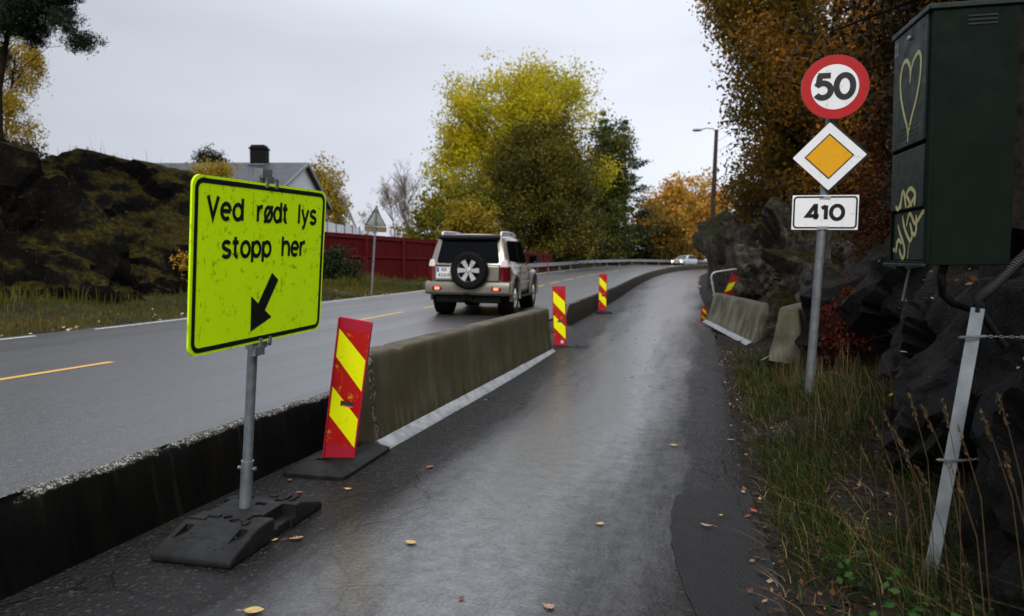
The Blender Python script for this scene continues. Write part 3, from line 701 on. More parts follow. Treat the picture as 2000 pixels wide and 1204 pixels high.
PM = Mt((1.105, 7.285, 2.049), 2, .3, .9)
mb = MB(); plate(mb, rrect(.60, .335, .006), .0, .012); pl = put(mb, 'route_plate', sign_white, PM, sp)
mb = MB(); frame(mb, .565, .298, .03, .016, -.0015); sub(pl, mb, 'border', sign_black)
mb = MB(); ctext(mb, '410', 0, -.084, .168, .037, -.0015, gap=.19, xs=1.05); sub(pl, mb, 'numerals', sign_black)
for z in (2.19, 1.90, 2.84, 2.36, 3.02, 3.42):
    p = A.lerp(B, (z - A.z) / (B.z - A.z)); mb = MB(); mb.rings([[(p.x + r_ * math.cos(q), p.y + r_ * math.sin(q), z + dz) for q in np.linspace(0, 2 * math.pi, 20, False)] for r_, dz in ((.046, -.016), (.046, .016))]); mb.box((p.x, p.y - .045, z), (.10, .012, .03)); put(mb, 'clamp', steel, I4, sp)

# ------------------------------------------------------------------ green utility cabinet
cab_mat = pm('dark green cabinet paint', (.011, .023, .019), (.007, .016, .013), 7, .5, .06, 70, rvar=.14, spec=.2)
cab_shaded = pm('dark green cabinet paint darkened for shade', (.004, .0105, .007), (.0025, .007, .0045), 5, .65, .06, 70, spec=.08)  # same green paint for the housing, with the end face's shade put into its colour
spray = pm('pale yellow spray paint', (.55, .50, .22), (.42, .38, .14), 18, .6, .05)
gap_m = pm('black gap', (.004, .004, .004))
CB = Mt((.969, 3.849, 2.105), -85.06, .41, .953)
ce = empty('utility_cabinet', (.969, 3.849, 1.505), 0, 'tall dark green utility cabinet with yellow spray painted heart and scrawl', 'cabinet')
bpy.context.view_layer.update()
def cp(mb, nm, mt, **k): return put(mb, nm, mt, CB, ce, **k)
mb = MB(); mb.box((0, .185, 0), (.47, .34, 1.17)); mb.box((.22, .007, -.0), (.03, .025, 1.17)); mb.box((-.228, .007, 0), (.014, .025, 1.17)); mb.box((0, .004, -.575), (.44, .03, .02)); cp(mb, 'housing', cab_shaded, bevel=.004)
mb = MB(); mb.box((0, .175, .597), (.492, .40, .026)); cp(mb, 'lid', cab_mat, bevel=.005)
def door(nm, z0, z1, y, x0=-.222, x1=.205):
    mb = MB(); mb.box(((x0 + x1) / 2, y + .012, (z0 + z1) / 2), (x1 - x0, .024, z1 - z0)); return cp(mb, nm, cab_mat, bevel=.004)
d1 = door('upper_door', .006, .582, -.016); d2 = door('middle_panel', -.306, -.014, -.012); d3 = door('lower_panel', -.562, -.318, .006)
mb = MB(); mb.box((-.01, -.008, -.585), (.44, .05, .014)); mb.box((-.12, -.02, -.600), (.2, .02, .016), Matrix.Rotation(R(4), 4, 'Y')); mb.box((.12, -.02, -.600), (.2, .02, .016), Matrix.Rotation(R(-4), 4, 'Y')); cp(mb, 'bottom_flange', cab_mat, bevel=.002)
def rib(mb, pts, w, y, n=6, taper=None):
    # smooth the polyline (Catmull-Rom) before laying the ribbon
    P = [Vector(p) for p in pts]; Q = []
    for i in range(len(P) - 1):
        a, b, c, d = P[max(i - 1, 0)], P[i], P[i + 1], P[min(i + 2, len(P) - 1)]
        for k in range(n):
            t = k / n; Q.append(.5 * ((2 * b) + (c - a) * t + (2 * a - 5 * b + 4 * c - d) * t * t + (3 * b - a - 3 * c + d) * t ** 3))
    Q.append(P[-1]); m = len(Q)
    tp = [taper[0] + (taper[1] - taper[0]) * i / (m - 1) for i in range(m)] if taper else None
    if tp is None: tp = [min(1, .55 + 3 * min(i, m - 1 - i) / m) for i in range(m)]
    stroke(mb, Q, w, y, None, tp, loop=False)
HL = [(.012, .31), (.013, .345), (.006, .384), (-.019, .417), (-.041, .432), (-.078, .431), (-.105, .402), (-.119, .356), (-.114, .3), (-.09, .234), (-.047, .159), (-.013, .109), (.006, .056)]
HR = [(.013, .31), (.019, .36), (.045, .405), (.091, .429), (.117, .429), (.139, .405), (.143, .363), (.138, .313), (.119, .256), (.085, .191), (.048, .14), (.021, .087), (.008, .057), (.006, .024)]
mb = MB(); rib(mb, HL, .021, -.0172); rib(mb, HR, .020, -.0176); o = cp(mb, 'painted_heart', spray, fix=False)
GU = [[(-.145, -.282), (-.112, -.300), (-.085, -.282), (-.065, -.249)], [(-.051, -.207), (-.026, -.231), (-.012, -.266), (.003, -.301)], [(-.051, -.211), (-.064, -.253), (-.075, -.302)], [(-.003, -.233), (.028, -.215), (.061, -.209), (.099, -.225), (.117, -.247), (.077, -.277), (.025, -.300)], [(-.003, -.233), (.038, -.265), (.079, -.298)], [(.122, -.244), (.117, -.272), (.111, -.298)]]
GL = [[(-.219, -.506), (-.205, -.508), (-.193, -.506)], [(-.155, -.378), (-.127, -.419), (-.081, -.464), (-.054, -.504), (-.057, -.538), (-.079, -.551), (-.112, -.525), (-.126, -.503)], [(-.173, -.525), (-.159, -.471), (-.136, -.458), (-.092, -.477)], [(-.093, -.333), (-.071, -.382), (-.032, -.427), (.017, -.462), (.043, -.446), (.034, -.412), (.009, -.373)], [(-.035, -.392), (-.006, -.334), (.028, -.34), (.058, -.371), (.086, -.381), (.127, -.358), (.175, -.329), (.198, -.352)], [(.088, -.34), (.095, -.381), (.094, -.414), (.08, -.437), (.052, -.425)], [(-.085, -.551), (-.087, -.558)], [(-.064, -.551), (-.063, -.560)]]
mb = MB()
for k, g in enumerate(GU): rib(mb, g, .021, -.0132 - .0003 * k)
cp(mb, 'painted_scrawl', spray, fix=False)
mb = MB()
for k, g in enumerate(GL): rib(mb, g, .021, .0048 - .0003 * k)
rib(mb, [(.017, -.466), (-.001, -.5), (-.006, -.556)], .007, .0046)
cp(mb, 'painted_scrawl', spray, fix=False)
mb = MB(); mb.lathe([(.012, 0), (.012, .008), (.008, .014)], 16, Matrix.Translation((.0, -.016, .53)) @ Matrix.Rotation(R(90), 4, 'X')); cp(mb, 'lock', steel)
mb = MB()
for i in range(3):
    for a, b in ((-.130, -.025), (.012, .121)): mb.box(((a + b) / 2, -.0165, .098 - .023 * i), (b - a, .003, .0055))
cp(mb, 'vent_slot', gap_m)
mb = MB(); mb.box((-.186, -.0165, .522), (.06, .002, .062)); st_ = cp(mb, 'sticker', pm('grey paper sticker', (.26, .22, .22), (.10, .07, .08), 60, .7, 0))
mb = MB(); text(mb, 'NR', -.208, .504, .036, .008, -.0185, xs=.9); cp(mb, 'sticker_lettering', sign_black, fix=False)
mb = MB()
for i in range(3): mb.box((.2365, .20, .545 - .018 * i), (.004, .12, .006))
cp(mb, 'vent_slot', gap_m)
# struts holding it to the rock
mb = MB(); mb.tube([(1.03, 4.02, 1.52), (1.005, 4.04, 1.33)], .009, 8); put(mb, 'strut', steel2, I4, ce)
mb = MB(); mb.tube([(1.10, 3.72, 1.53), (1.085, 3.72, 1.46), (1.11, 3.78, 1.38), (1.19, 3.9, 1.33), (1.35, 4.0, 1.28), (1.5, 4.1, 1.1)], .019, 12)
tag(mb.build('power_cable', blk_rub), 'thick black cable curving down from the cabinet into the rock', 'cable')
# cable duct: square steel cover and ribbed hose
pe = empty('cable_duct', (1.03, 3.54, 0), 0, 'leaning square galvanised duct post in the grass, black ribbed hose in its top', 'duct post')
bpy.context.view_layer.update()
a = Vector((1.02, 3.52, .0)); b = Vector((1.225, 3.66, 1.315)); dd = (b - a).normalized(); sx_ = Vector((.93, -.30, 0)).normalized(); sx_ = (sx_ - dd * sx_.dot(dd)).normalized(); sy_ = dd.cross(sx_).normalized()
mb = MB(); s = .027; t_ = .003
mb.rings([[p + sx_ * s * u + sy_ * s * .8 * v for u, v in ((-1, -1), (1, -1), (1, 1), (-1, 1))] for p in (a, b)], cap=False)
mb.rings([[p + sx_ * (s - t_) * u + sy_ * (s * .8 - t_) * v for u, v in ((-1, -1), (1, -1), (1, 1), (-1, 1))] for p in (a, b)], cap=False)
mb.rings([[b + sx_ * q * u + sy_ * (q - .0086 if q == s else q - .0086) * v for u, v in ((-1, -1), (1, -1), (1, 1), (-1, 1))] for q in (s, s - t_)], cap=False)
put(mb, 'steel_cover', pm('weathered zinc', (.26, .29, .305), (.15, .17, .18), 6, .5, .08, 40, metal=.2), I4, pe, smooth=0)
mb = MB(); hp = [b - dd * .02, b + dd * .01, b + dd * .05, Vector((1.30, 3.68, 1.43)), Vector((1.40, 3.70, 1.54)), Vector((1.52, 3.74, 1.65)), Vector((1.7, 3.85, 1.78))]
pts, rad = [], []
for i in range(len(hp) - 1):
    for k in range(24):
        t = k / 24; p0, p1, p2, p3 = hp[max(i - 1, 0)], hp[i], hp[i + 1], hp[min(i + 2, len(hp) - 1)]
        pts.append(.5 * ((2 * p1) + (p2 - p0) * t + (2 * p0 - 5 * p1 + 4 * p2 - p3) * t * t + (3 * p1 - p0 - 3 * p2 + p3) * t ** 3)); rad.append(.022 + .0035 * (k % 2))
mb.tube(pts, rad, 14); put(mb, 'ribbed_hose', pm('black ribbed plastic', (.035, .035, .037), (.02, .02, .021), 10, .38, .02), I4, pe, smooth=20)
for zc_, r0, off in ((1.17, .0, .2), (.60, .0, .1)):
    t = zc_ / 1.315; c = a.lerp(b, t); mb = MB()
    n = 30
    path_ = [c - sx_ * .048 - sy_ * .04, c + sx_ * .0 - sy_ * .044 + Vector((0, 0, .01)), c + sx_ * .05 - sy_ * .03 + Vector((0, 0, .022)), c + sx_ * (.05 + off) + sy_ * .05 + Vector((0, 0, .055))]
    for k in range(n + 1):
        q = k / n * 2.999; i = int(q); p = path_[i].lerp(path_[i + 1], q - i); d = (path_[i + 1] - path_[i]).normalized(); w_ = Vector((0, 0, 1)) if k % 2 else d.cross(Vector((0, 0, 1))).normalized()
        mb.tube([p + d * .009 * math.cos(q2) + w_ * .005 * math.sin(q2) for q2 in np.linspace(0, 2 * math.pi, 11)], .0019, 5)
    put(mb, 'chain', steel, I4, pe)

# ------------------------------------------------------------------ wheels and cars
tyre_m = pm('tyre rubber', (.007, .007, .007), (.004, .004, .004), 20, .7, .1, spec=.12)
alloy = pm('silver alloy', (.62, .62, .62), (.5, .5, .5), 8, .28, .02, metal=.55)
dark_m = pm('black plastic trim', (.006, .006, .0065), (.003, .003, .003), 12, .6, .08, spec=.1)
def paintm(name, c, fl):
    N = NT(name); co = N.coord('Object'); z = xyz(N, co)[2]
    d = N.noise(co, 5, 4, .6); low = N.math('ADD', N.ramp(z, [(.3, .9), (1.0, .1)]), N.math('MULTIPLY', N.math('SUBTRACT', d, .5), .9), True)
    N.set(color=N.mix(N.math('MULTIPLY', low, .55), c, (.05, .043, .033)), metal=.35, rough=N.ramp(low, [(0, .22), (1, .5)]), coat=N.ramp(low, [(0, .7), (1, .1)]), spec=.5); return N.m
def glassm():
    N = NT('dark tinted car glass'); N.set(color=(.003, .004, .005), rough=.06, spec=.06); return N.m
car_glass = glassm()
side_glass = pm('dark side window glass', (.004, .0045, .005), (.003, .003, .0035), 4, .2, 0, spec=.0)
def wheel(parent, name, loc, rz, r=.385, w=.27, spare=False, rim_r=.235, spokes=6):
    e = empty(name, loc, rz); e.parent = parent; M = Matrix.Rotation(R(90), 4, 'Y')      # axle along local x, outer face +x
    mb = MB(); prof = [(rim_r - .01, -w / 2 + .02), (rim_r + .03, -w / 2), (r - .04, -w / 2 + .01), (r - .008, -w / 2 + .05), (r, -w / 2 + .08), (r, w / 2 - .08), (r - .008, w / 2 - .05), (r - .04, w / 2 - .01), (rim_r + .03, w / 2), (rim_r - .01, w / 2 - .02)]
    mb.lathe(prof, 40, M, cap=False)
    for k in range(40):
        a_ = 2 * math.pi * k / 40
        for zz in (-.06, .06): mb.box((r + .001, 0, zz), (.012, .028, .075), M @ Matrix.Rotation(a_ + (.08 if zz > 0 else 0), 4, 'Z'))
    mb.build('tyre', tyre_m, e, smooth=40)
    mb = MB(); f = w / 2 - .035
    mb.lathe([(rim_r, f - .16), (rim_r - .012, f - .06), (rim_r - .012, f), (rim_r, f + .016), (rim_r + .012, f + .012), (rim_r + .012, f - .01)], 40, M, cap=False)
    for k in range(spokes):
        a_ = 2 * math.pi * (k + .5) / spokes; A_ = M @ Matrix.Rotation(a_, 4, 'Z')
        mb.rings([[(.04, -.034, f - .02), (.04, .034, f - .02), (.04, .03, f + .0), (.04, -.03, f + .0)], [(rim_r - .01, -.06, f - .012), (rim_r - .01, .06, f - .012), (rim_r - .01, .055, f + .008), (rim_r - .01, -.055, f + .008)]], M=A_)
    mb.lathe([(.068, f - .03), (.064, f + .006), (.035, f + .014), (.03, f + .022)], 24, M)
    mb.build('rim', alloy, e, smooth=35)
    mb = MB(); mb.lathe([(rim_r - .012, f - .065), (rim_r - .013, f - .06)], 32, M)
    for k in range(spokes): mb.lathe([(.009, f), (.009, f + .012)], 8, M @ Matrix.Rotation(2 * math.pi * k / spokes, 4, 'Z') @ Matrix.Translation((.052, 0, 0)))
    mb.build('brake_disc', dark_m, e)
    return e
def loft(mb, st):
    mb.rings(st)
def sym(pts): return pts + [(-x, y, z) for x, y, z in reversed(pts) if abs(x) > 1e-6]

def suv(M):
    pn = paintm('champagne metallic paint', (.235, .212, .172), 1)
    e = empty('off_road_car', M.to_translation(), 0, 'muddy champagne three door off-roader with spare wheel on its tailgate', 'car'); e.matrix_world = M
    P = lambda mb, nm, mt, par=None, **k: mb.build(nm, mt, par or e, **k)
    # lower body: half sections (x, z), closed round
    def sec(y, w, zb, zs, zt, tuck=.05, crown=.02):
        return sym([(w * .80, y, zb), (w - .06, y, zb + .03), (w - .01, y, zb + .16), (w, y, zs - .12), (w - .004, y, zs), (w - tuck * .5, y, zs + (zt - zs) * .6), (w - tuck - .02, y, zt - .012), (w - tuck - .09, y, zt), (w * .45, y, zt + crown * .7), (.0, y, zt + crown)])
    st = [sec(-.835, .80, .52, .95, 1.09, .03, .01), sec(-.80, .865, .47, .96, 1.13, .04, .012), sec(-.66, .90, .42, .98, 1.16, .045), sec(-.3, .905, .40, 1.0, 1.175, .045), sec(.5, .905, .40, 1.0, 1.17, .045), sec(1.3, .905, .40, .99, 1.155, .05), sec(1.72, .90, .40, .98, 1.14, .06), sec(2.1, .89, .40, .97, 1.115, .08, .03), sec(2.7, .875, .42, .94, 1.07, .10, .035), sec(3.05, .84, .44, .90, 1.02, .12, .035), sec(3.17, .78, .50, .84, .95, .12, .02)]
    mb = MB(); mb.rings(st)
    body = P(mb, 'body', pn, smooth=50); body.parent = None
    cutters = []
    for y in (0, 2.545):
        for s in (-1, 1):
            m = MB(); m.lathe([(.455, -.2), (.455, .2)], 36, Matrix.Translation((s * .85, y, .43)) @ Matrix.Rotation(R(90), 4, 'Y')); cutters.append(m.build('tmp', None, None, smooth=0))
    cut(body, cutters); body.parent = e
    # cabin
    def gsec(y0, y1, wb, wt, zb, zt, cr=.035):
        f = lambda t: y0 + (y1 - y0) * t
        return sym([(wb, f(0), zb), (wb - (wb - wt) * .5, f(.5), zb + (zt - zb) * .5), (wt, f(.93), zt - .07), (wt - .03, f(.98), zt - .025), (wt - .10, f(1), zt - .004), (wt * .5, f(1), zt + cr * .7), (0, f(1), zt + cr)])
    g = [gsec(-.812, -.64, .835, .70, 1.10, 1.70, .03), gsec(-.78, -.58, .86, .725, 1.13, 1.745), gsec(-.4, -.35, .868, .745, 1.14, 1.775), gsec(.4, .4, .868, .755, 1.14, 1.79), gsec(1.3, 1.0, .866, .75, 1.13, 1.775), gsec(1.72, 1.22, .862, .735, 1.12, 1.74), gsec(2.02, 1.36, .84, .70, 1.10, 1.69)]
    mb = MB(); mb.rings(g); P(mb, 'cabin', pn, smooth=45)
    # dark underside
    mb = MB(); mb.box((0, 1.1, .36), (1.3, 3.6, .16)); mb.box((0, -.62, .40), (1.45, .35, .2)); mb.tube([(-.7, 0, .36), (.7, 0, .36)], .07, 12); mb.tube([(-.7, 2.545, .36), (.7, 2.545, .36)], .06, 12); mb.lathe([(.13, -.12), (.15, 0), (.13, .12)], 16, Matrix.Translation((.0, 0, .34)) @ Matrix.Rotation(R(90), 4, 'X'))
    for y in (0, 2.545):
        for s in (-1, 1): mb.lathe([(.452, -.02), (.452, .30)], 28, Matrix.Translation((s * .60, y, .43)) @ Matrix.Rotation(R(90), 4, 'Y') @ Matrix.Scale(s, 4, (0, 0, 1)), cap=False)
    P(mb, 'underbody', dark_m)
    mb = MB(); mb.tube([(0, -.75, .38), (0, -.98, .38), (0, -1.0, .45)], .025, 10); mb.lathe([(.0, -.03), (.028, -.015), (.03, .005), (.0, .035)], 14, Matrix.Translation((0, -1.0, .48))); mb.box((0, -.84, .38), (.22, .06, .10)); P(mb, 'tow_hitch', dark_m)
    # bumper
    def bsec(y, w, z0, z1): return [(-w, y, z0), (w, y, z0), (w, y, z1 - .03), (w - .03, y, z1), (-w + .03, y, z1), (-w, y, z1 - .03)]
    mb = MB(); prof_ = []
    for t in range(0, 25):
        a_ = -1 + 2 * t / 24; x = .945 * math.copysign(min(1, abs(a_) * 1.32), a_); k_ = max(0, abs(a_) - .76) / .24
        yb = -.955 + .05 * (x / .945) ** 2 + .46 * k_ ** 1.5
        prof_.append([(x, yb + .05, .47), (x, yb, .52), (x, yb - .005, .60), (x, yb + .0, .68), (x, yb + .03, .74), (x * .92, yb + .16, .77), (x * .9, yb + .2, .48)])
    mb.rings(prof_); bump_ = P(mb, 'rear_bumper', pn, smooth=40)
    lamp_on = emit('lit red rear lamp', (1, .13, .06), 2.2); red_l = pm('red lamp lens', (.13, .004, .008), (.07, .003, .005), 20, .12, 0, coat=.8); clr = pm('clear lamp lens', (.75, .68, .68), (.6, .5, .5), 20, .1, 0, coat=.8)
    for s in (-1, 1):
        mb = MB(); mb.box((s * .66, -.938, .605), (.21, .03, .085)); l_ = P(mb, 'fog_lamp', red_l, bump_, bevel=.012)
        mb = MB(); mb.box((s * .655, -.955, .605), (.10, .006, .055)); P(mb, 'lit_bulb', lamp_on, l_, bevel=.002)
    # tail lamps wrap the corner
    for s in (-1, 1):
        mb = MB()
        def tl(z, inn): return [(s * x, y, z) for x, y in ((.715 + inn, -.835), (.80, -.850), (.885 - inn * .3, -.81), (.915 - inn * .3, -.66), (.86, -.62), (.73, -.72))]
        mb.rings([tl(.77, .02), tl(.80, 0), tl(1.08, 0)]); l_ = P(mb, 'tail_lamp', red_l, smooth=30)
        mb = MB(); mb.rings([[(s * x, y, z) for x, y in ((.722 + i_, -.834 + i_ * .3), (.80, -.848 + i_ * .3), (.88 - i_ * .6, -.808 + i_ * .3), (.905 - i_, -.67), (.86, -.63), (.74, -.70))] for z, i_ in ((1.08, 0), (1.16, .015), (1.23, .05))]); P(mb, 'clear_cap', clr, l_, smooth=30)
    # tailgate panel lines, rear window
    def rq(mb, pts, th=.008):
        'thin curved pane through given corner points'
        vs = [Vector(p) for p in pts]; n = (vs[1] - vs[0]).cross(vs[2] - vs[0]).normalized() * th
        k = len(vs); mb.add([p for p in vs] + [p + n for p in vs], [tuple(range(k)), tuple(range(2 * k - 1, k - 1, -1))] + [(i, (i + 1) % k, k + (i + 1) % k, k + i) for i in range(k)])
    def tg(x, z): # surface of the tail at height z
        if z < 1.13: return -.845 + .02 * max(0, z - .9)
        t = (z - 1.10) / .6; return -.822 + .172 * t
    mb = MB(); rw = [(-.70, 1.19), (-.66, 1.155), (.66, 1.155), (.70, 1.19), (.615, 1.66), (-.615, 1.66)]
    rq(mb, [(x, tg(x, z) - .004, z) for x, z in rw], -.008); P(mb, 'rear_window', car_glass, bevel=.004)
    mb = MB(); mb.rings([[(x, -.655, 1.675), (x, -.76 + .03 * (x / .68) ** 2, 1.665), (x, -.775 + .03 * (x / .68) ** 2, 1.70), (x, -.74, 1.735), (x, -.6, 1.775)] for x in np.linspace(-.68, .68, 9)]); P(mb, 'spoiler', dark_m, bevel=.01)
    mb = MB(); mb.box((0, -.838, .93), (1.40, .03, .33)); mb.box((0, -.83, .775), (1.42, .03, .04)); tgp = P(mb, 'tailgate', pn, bevel=.02)
    mb = MB()
    for x in (-.708, .708): mb.box((x, -.848, .95), (.012, .02, .36))
    mb.box((0, -.848, .765), (1.42, .02, .018)); P(mb, 'door_gap', gap_m, tgp)
    mb = MB(); mb.tube([(-.50, -.835, 1.13), (-.42, -.855, 1.10), (-.20, -.87, 1.02)], .008, 8); mb.tube([(-.48, tg(0, 1.2) - .02, 1.2), (-.52, tg(0, 1.55) - .02, 1.55)], .008, 8); mb.tube([(-.48, tg(0, 1.2) - .02, 1.2), (-.42, -.85, 1.12)], .01, 8); P(mb, 'wiper', dark_m)
    # number plate
    plt_m = pm('white number plate', (.72, .72, .72), (.6, .6, .6), 30, .4, 0); nb = pm('blue plate band', (.05, .07, .35)); 
    mb = MB(); mb.box((-.49, -.862, .94), (.47, .03, .33)); P(mb, 'plate_recess', pn, tgp, bevel=.01)
    mb = MB(); mb.box((-.49, -.875, 1.115), (.46, .07, .035)); P(mb, 'plate_hood', pn, tgp, bevel=.01)
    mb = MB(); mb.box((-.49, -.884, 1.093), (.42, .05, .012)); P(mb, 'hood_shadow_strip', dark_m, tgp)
    mb = MB(); plate(mb, rrect(.40, .25, .012), -.004, .004); np_ = mb.build('number_plate', plt_m, e); np_.location = (-.49, -.884, .945)
    mb = MB(); mb.box((-.165, -.0055, .06), (.05, .002, .10)); P(mb, 'blue_band', nb, np_)
    mb = MB(); text(mb, 'KR', -.075, .02, .085, .013, -.006, xs=.9); text(mb, '40619', -.155, -.10, .085, .013, -.006, xs=.85, gap=.28); P(mb, 'lettering', sign_black, np_, fix=False)
    mb = MB(); mb.box((-.35, -.893, 1.082), (.06, .02, .012)); P(mb, 'plate_light', emit('plate lamp', (1, .55, .25), 1.5), tgp)
    # spare wheel
    sw = wheel(e, 'spare_wheel', (.085, -1.0, 1.0), R(-90), .405, .25, rim_r=.25)
    mb = MB(); mb.lathe([(.20, 0), (.20, .1)], 20, Matrix.Translation((.085, -.845, 1.0)) @ Matrix.Rotation(R(90), 4, 'X')); P(mb, 'wheel_carrier', dark_m, tgp)
    # side windows (right and left): quarter window and door window
    for s in (-1, 1):
        def side(pts, nm, mt, off=.016, par=None):
            mb = MB(); q = []
            for y, z in pts:
                t = (z - 1.13) / .62; x = .866 - t * .118 + off
                q.append((s * x, y, z))
            rq(mb, q, .008 * (1 if s < 0 else -1)); return P(mb, nm, mt, par)
        side([(-.48, 1.25), (-.40, 1.205), (.56, 1.165), (.56, 1.665), (-.36, 1.655), (-.42, 1.62)], 'side_window', side_glass)
        side([(.64, 1.165), (1.62, 1.16), (1.20, 1.64), (1.10, 1.665), (.64, 1.668)], 'side_window', side_glass)
        mb = MB(); 
        for y in (.60, 1.78): mb.box((s * .906, y, .80), (.006, .010, .62))
        mb.box((s * .906, 1.19, .50), (.006, 1.19, .010)); P(mb, 'door_gap', gap_m)
        mb = MB(); mb.box((s * .908, 1.19, .70), (.025, 1.15, .05)); P(mb, 'door_trim', pn, bevel=.008)
        mb = MB(); mb.box((s * .91, .74, 1.03), (.03, .16, .035)); P(mb, 'door_handle', pn, bevel=.01)
        mb = MB(); mb.rings([[(s * x, y, z) for x, z in ((.80, .36), (1.0, .36), (1.0, .39), (.80, .40))] for y in (.52, 2.02)]); P(mb, 'side_step', dark_m, bevel=.01)
        for y in (0, 2.545):
            mb = MB(); rr = []
            for k in range(25):
                a_ = R(-12 + 204 * k / 24); c, sn = math.cos(a_), math.sin(a_)
                rr.append([(s * x, y + r_ * c, .43 + r_ * sn) for x, r_ in ((.88, .44), (.945, .45), (.95, .48), (.93, .53), (.88, .56))])
            mb.rings(rr); P(mb, 'wheel_arch', pn, smooth=50)
        mb = MB(); mb.rings([[(s * .93, 1.62, 1.13), (s * .95, 1.62, 1.15), (s * .95, 1.66, 1.15), (s * .93, 1.66, 1.13)], [(s * 1.0, 1.62, 1.16), (s * 1.0, 1.62, 1.19), (s * 1.0, 1.66, 1.19), (s * 1.0, 1.66, 1.16)]]); mb.box((s * 1.04, 1.62, 1.25), (.20, .10, .19)); mr_ = P(mb, 'wing_mirror', dark_m, bevel=.02)
        mb = MB(); mb.box((s * 1.04, 1.566, 1.25), (.165, .006, .15)); P(mb, 'mirror_glass', pm('mirror', (.8, .85, .85), None, 3, .03, 0, metal=1, rvar=.0), mr_)
        mb = MB(); xr = .665 * s; mb.tube([(xr, -.52, 1.745), (xr, -.50, 1.825), (xr, -.40, 1.84), (xr, .3, 1.855), (xr, .95, 1.845), (xr, 1.12, 1.80), (xr, 1.16, 1.76)], .022, 10); mb.tube([(xr, .3, 1.76), (xr, .3, 1.85)], .025, 10); mb.box((xr, .3, 1.795), (.05, 1.6, .03)); P(mb, 'roof_rail', alloy)
        for y in (0, 2.545): wheel(e, 'wheel', (s * .79, y, .385), R(0 if s > 0 else 180))
    mb = MB(); rq(mb, [(-.76, 1.99, 1.15), (.76, 1.99, 1.15), (.65, 1.42, 1.66), (-.65, 1.42, 1.66)], .008); P(mb, 'windscreen', car_glass)
    mb = MB(); mb.tube([(.55, 1.8, 1.12), (.6, 1.75, 1.5)], .004, 6); P(mb, 'aerial', dark_m)
    return e
yC = 15.45
suv(Mt((-5.27, yC, float(zr(yC)) + .03), 4.8, .9, .8) @ Matrix.Scale(1.04, 4))

def hatch(M):
    pn = paintm('silver white paint', (.62, .64, .66), 1)
    e = empty('oncoming_car', M.to_translation(), 0, 'small silver oncoming car with lit headlights at the far bend', 'car'); e.matrix_world = M
    def sec(y, w, zb, zs, zt): return sym([(w * .85, y, zb), (w, y, zb + .1), (w, y, zs), (w - .06, y, zt - .02), (w * .7, y, zt), (0, y, zt + .02)])
    mb = MB(); mb.rings([sec(-2.05, .74, .35, .55, .80), sec(-1.9, .84, .25, .65, .88), sec(-1.1, .87, .22, .75, .95), sec(0, .88, .22, .8, .98), sec(1.5, .87, .22, .82, 1.0), sec(2.0, .80, .3, .8, .98)]); mb.build('body', pn, e, smooth=45)
    def g(y0, y1, wb, wt, z): return sym([(wb, y0, .93), (wt, y1, z - .04), (wt - .1, y1, z), (0, y1, z + .02)])
    mb = MB(); mb.rings([g(-1.0, -.35, .80, .62, 1.40), g(-.3, .1, .82, .66, 1.46), g(1.2, 1.2, .82, .66, 1.45), g(1.95, 1.7, .76, .6, 1.36)]); mb.build('cabin', pn, e, smooth=45)
    mb = MB(); mb.add([(-.68, -.93, 1.0), (.68, -.93, 1.0), (.56, -.42, 1.38), (-.56, -.42, 1.38)], [(0, 1, 2, 3)]); o = mb.build('windscreen', pm('sky lit windscreen', (.10, .12, .13), None, 3, .08, 0), e, fix=False); o.location = (0, -.03, .012)
    for s in (-1, 1):
        mb = MB(); mb.add([(s * .815, -.6, 1.0), (s * .815, 1.7, 1.0), (s * .675, 1.45, 1.38), (s * .675, -.15, 1.38)], [(0, 1, 2, 3)]); o = mb.build('side_window', car_glass, e, fix=False); o.location.x = s * .012
        mb = MB(); mb.rings([[(s * (.62 + .16 * math.cos(a_)), -2.04 + .10 * abs(math.cos(a_)), .66 + .09 * math.sin(a_)) for a_ in np.linspace(0, 2 * math.pi, 16, False)], [(s * (.62 + .13 * math.cos(a_)), -2.09 + .08 * abs(math.cos(a_)), .66 + .07 * math.sin(a_)) for a_ in np.linspace(0, 2 * math.pi, 16, False)]])
        h_ = mb.build('headlight', alloy, e); mb = MB(); mb.lathe([(.085, 0), (.07, .03), (.0, .045)], 20, Matrix.Translation((s * .62, -2.10, .66)) @ Matrix.Rotation(R(90), 4, 'X')); mb.build('lit_lens', emit('lit headlight', (1, .97, .88), 6), h_)
        mb = MB(); mb.box((s * .93, -.55, 1.0), (.18, .1, .12)); mb.build('wing_mirror', pn, e, bevel=.03)
        for y in (-1.3, 1.35): wheel(e, 'wheel', (s * .77, y, .30), R(0 if s > 0 else 180), .30, .20, rim_r=.2, spokes=5)
    mb = MB(); mb.box((0, -2.045, .52), (1.0, .05, .10)); mb.box((0, -2.02, .36), (1.2, .1, .10)); mb.build('grille', dark_m, e, bevel=.02)
    mb = MB(); mb.box((0, -2.085, .50), (.50, .01, .10)); mb.build('number_plate', white_pl, e)
    return e
yO = 92.0
hatch(Mt((-2.75, yO, float(zr(yO)) - .06), -26, 0, 0))

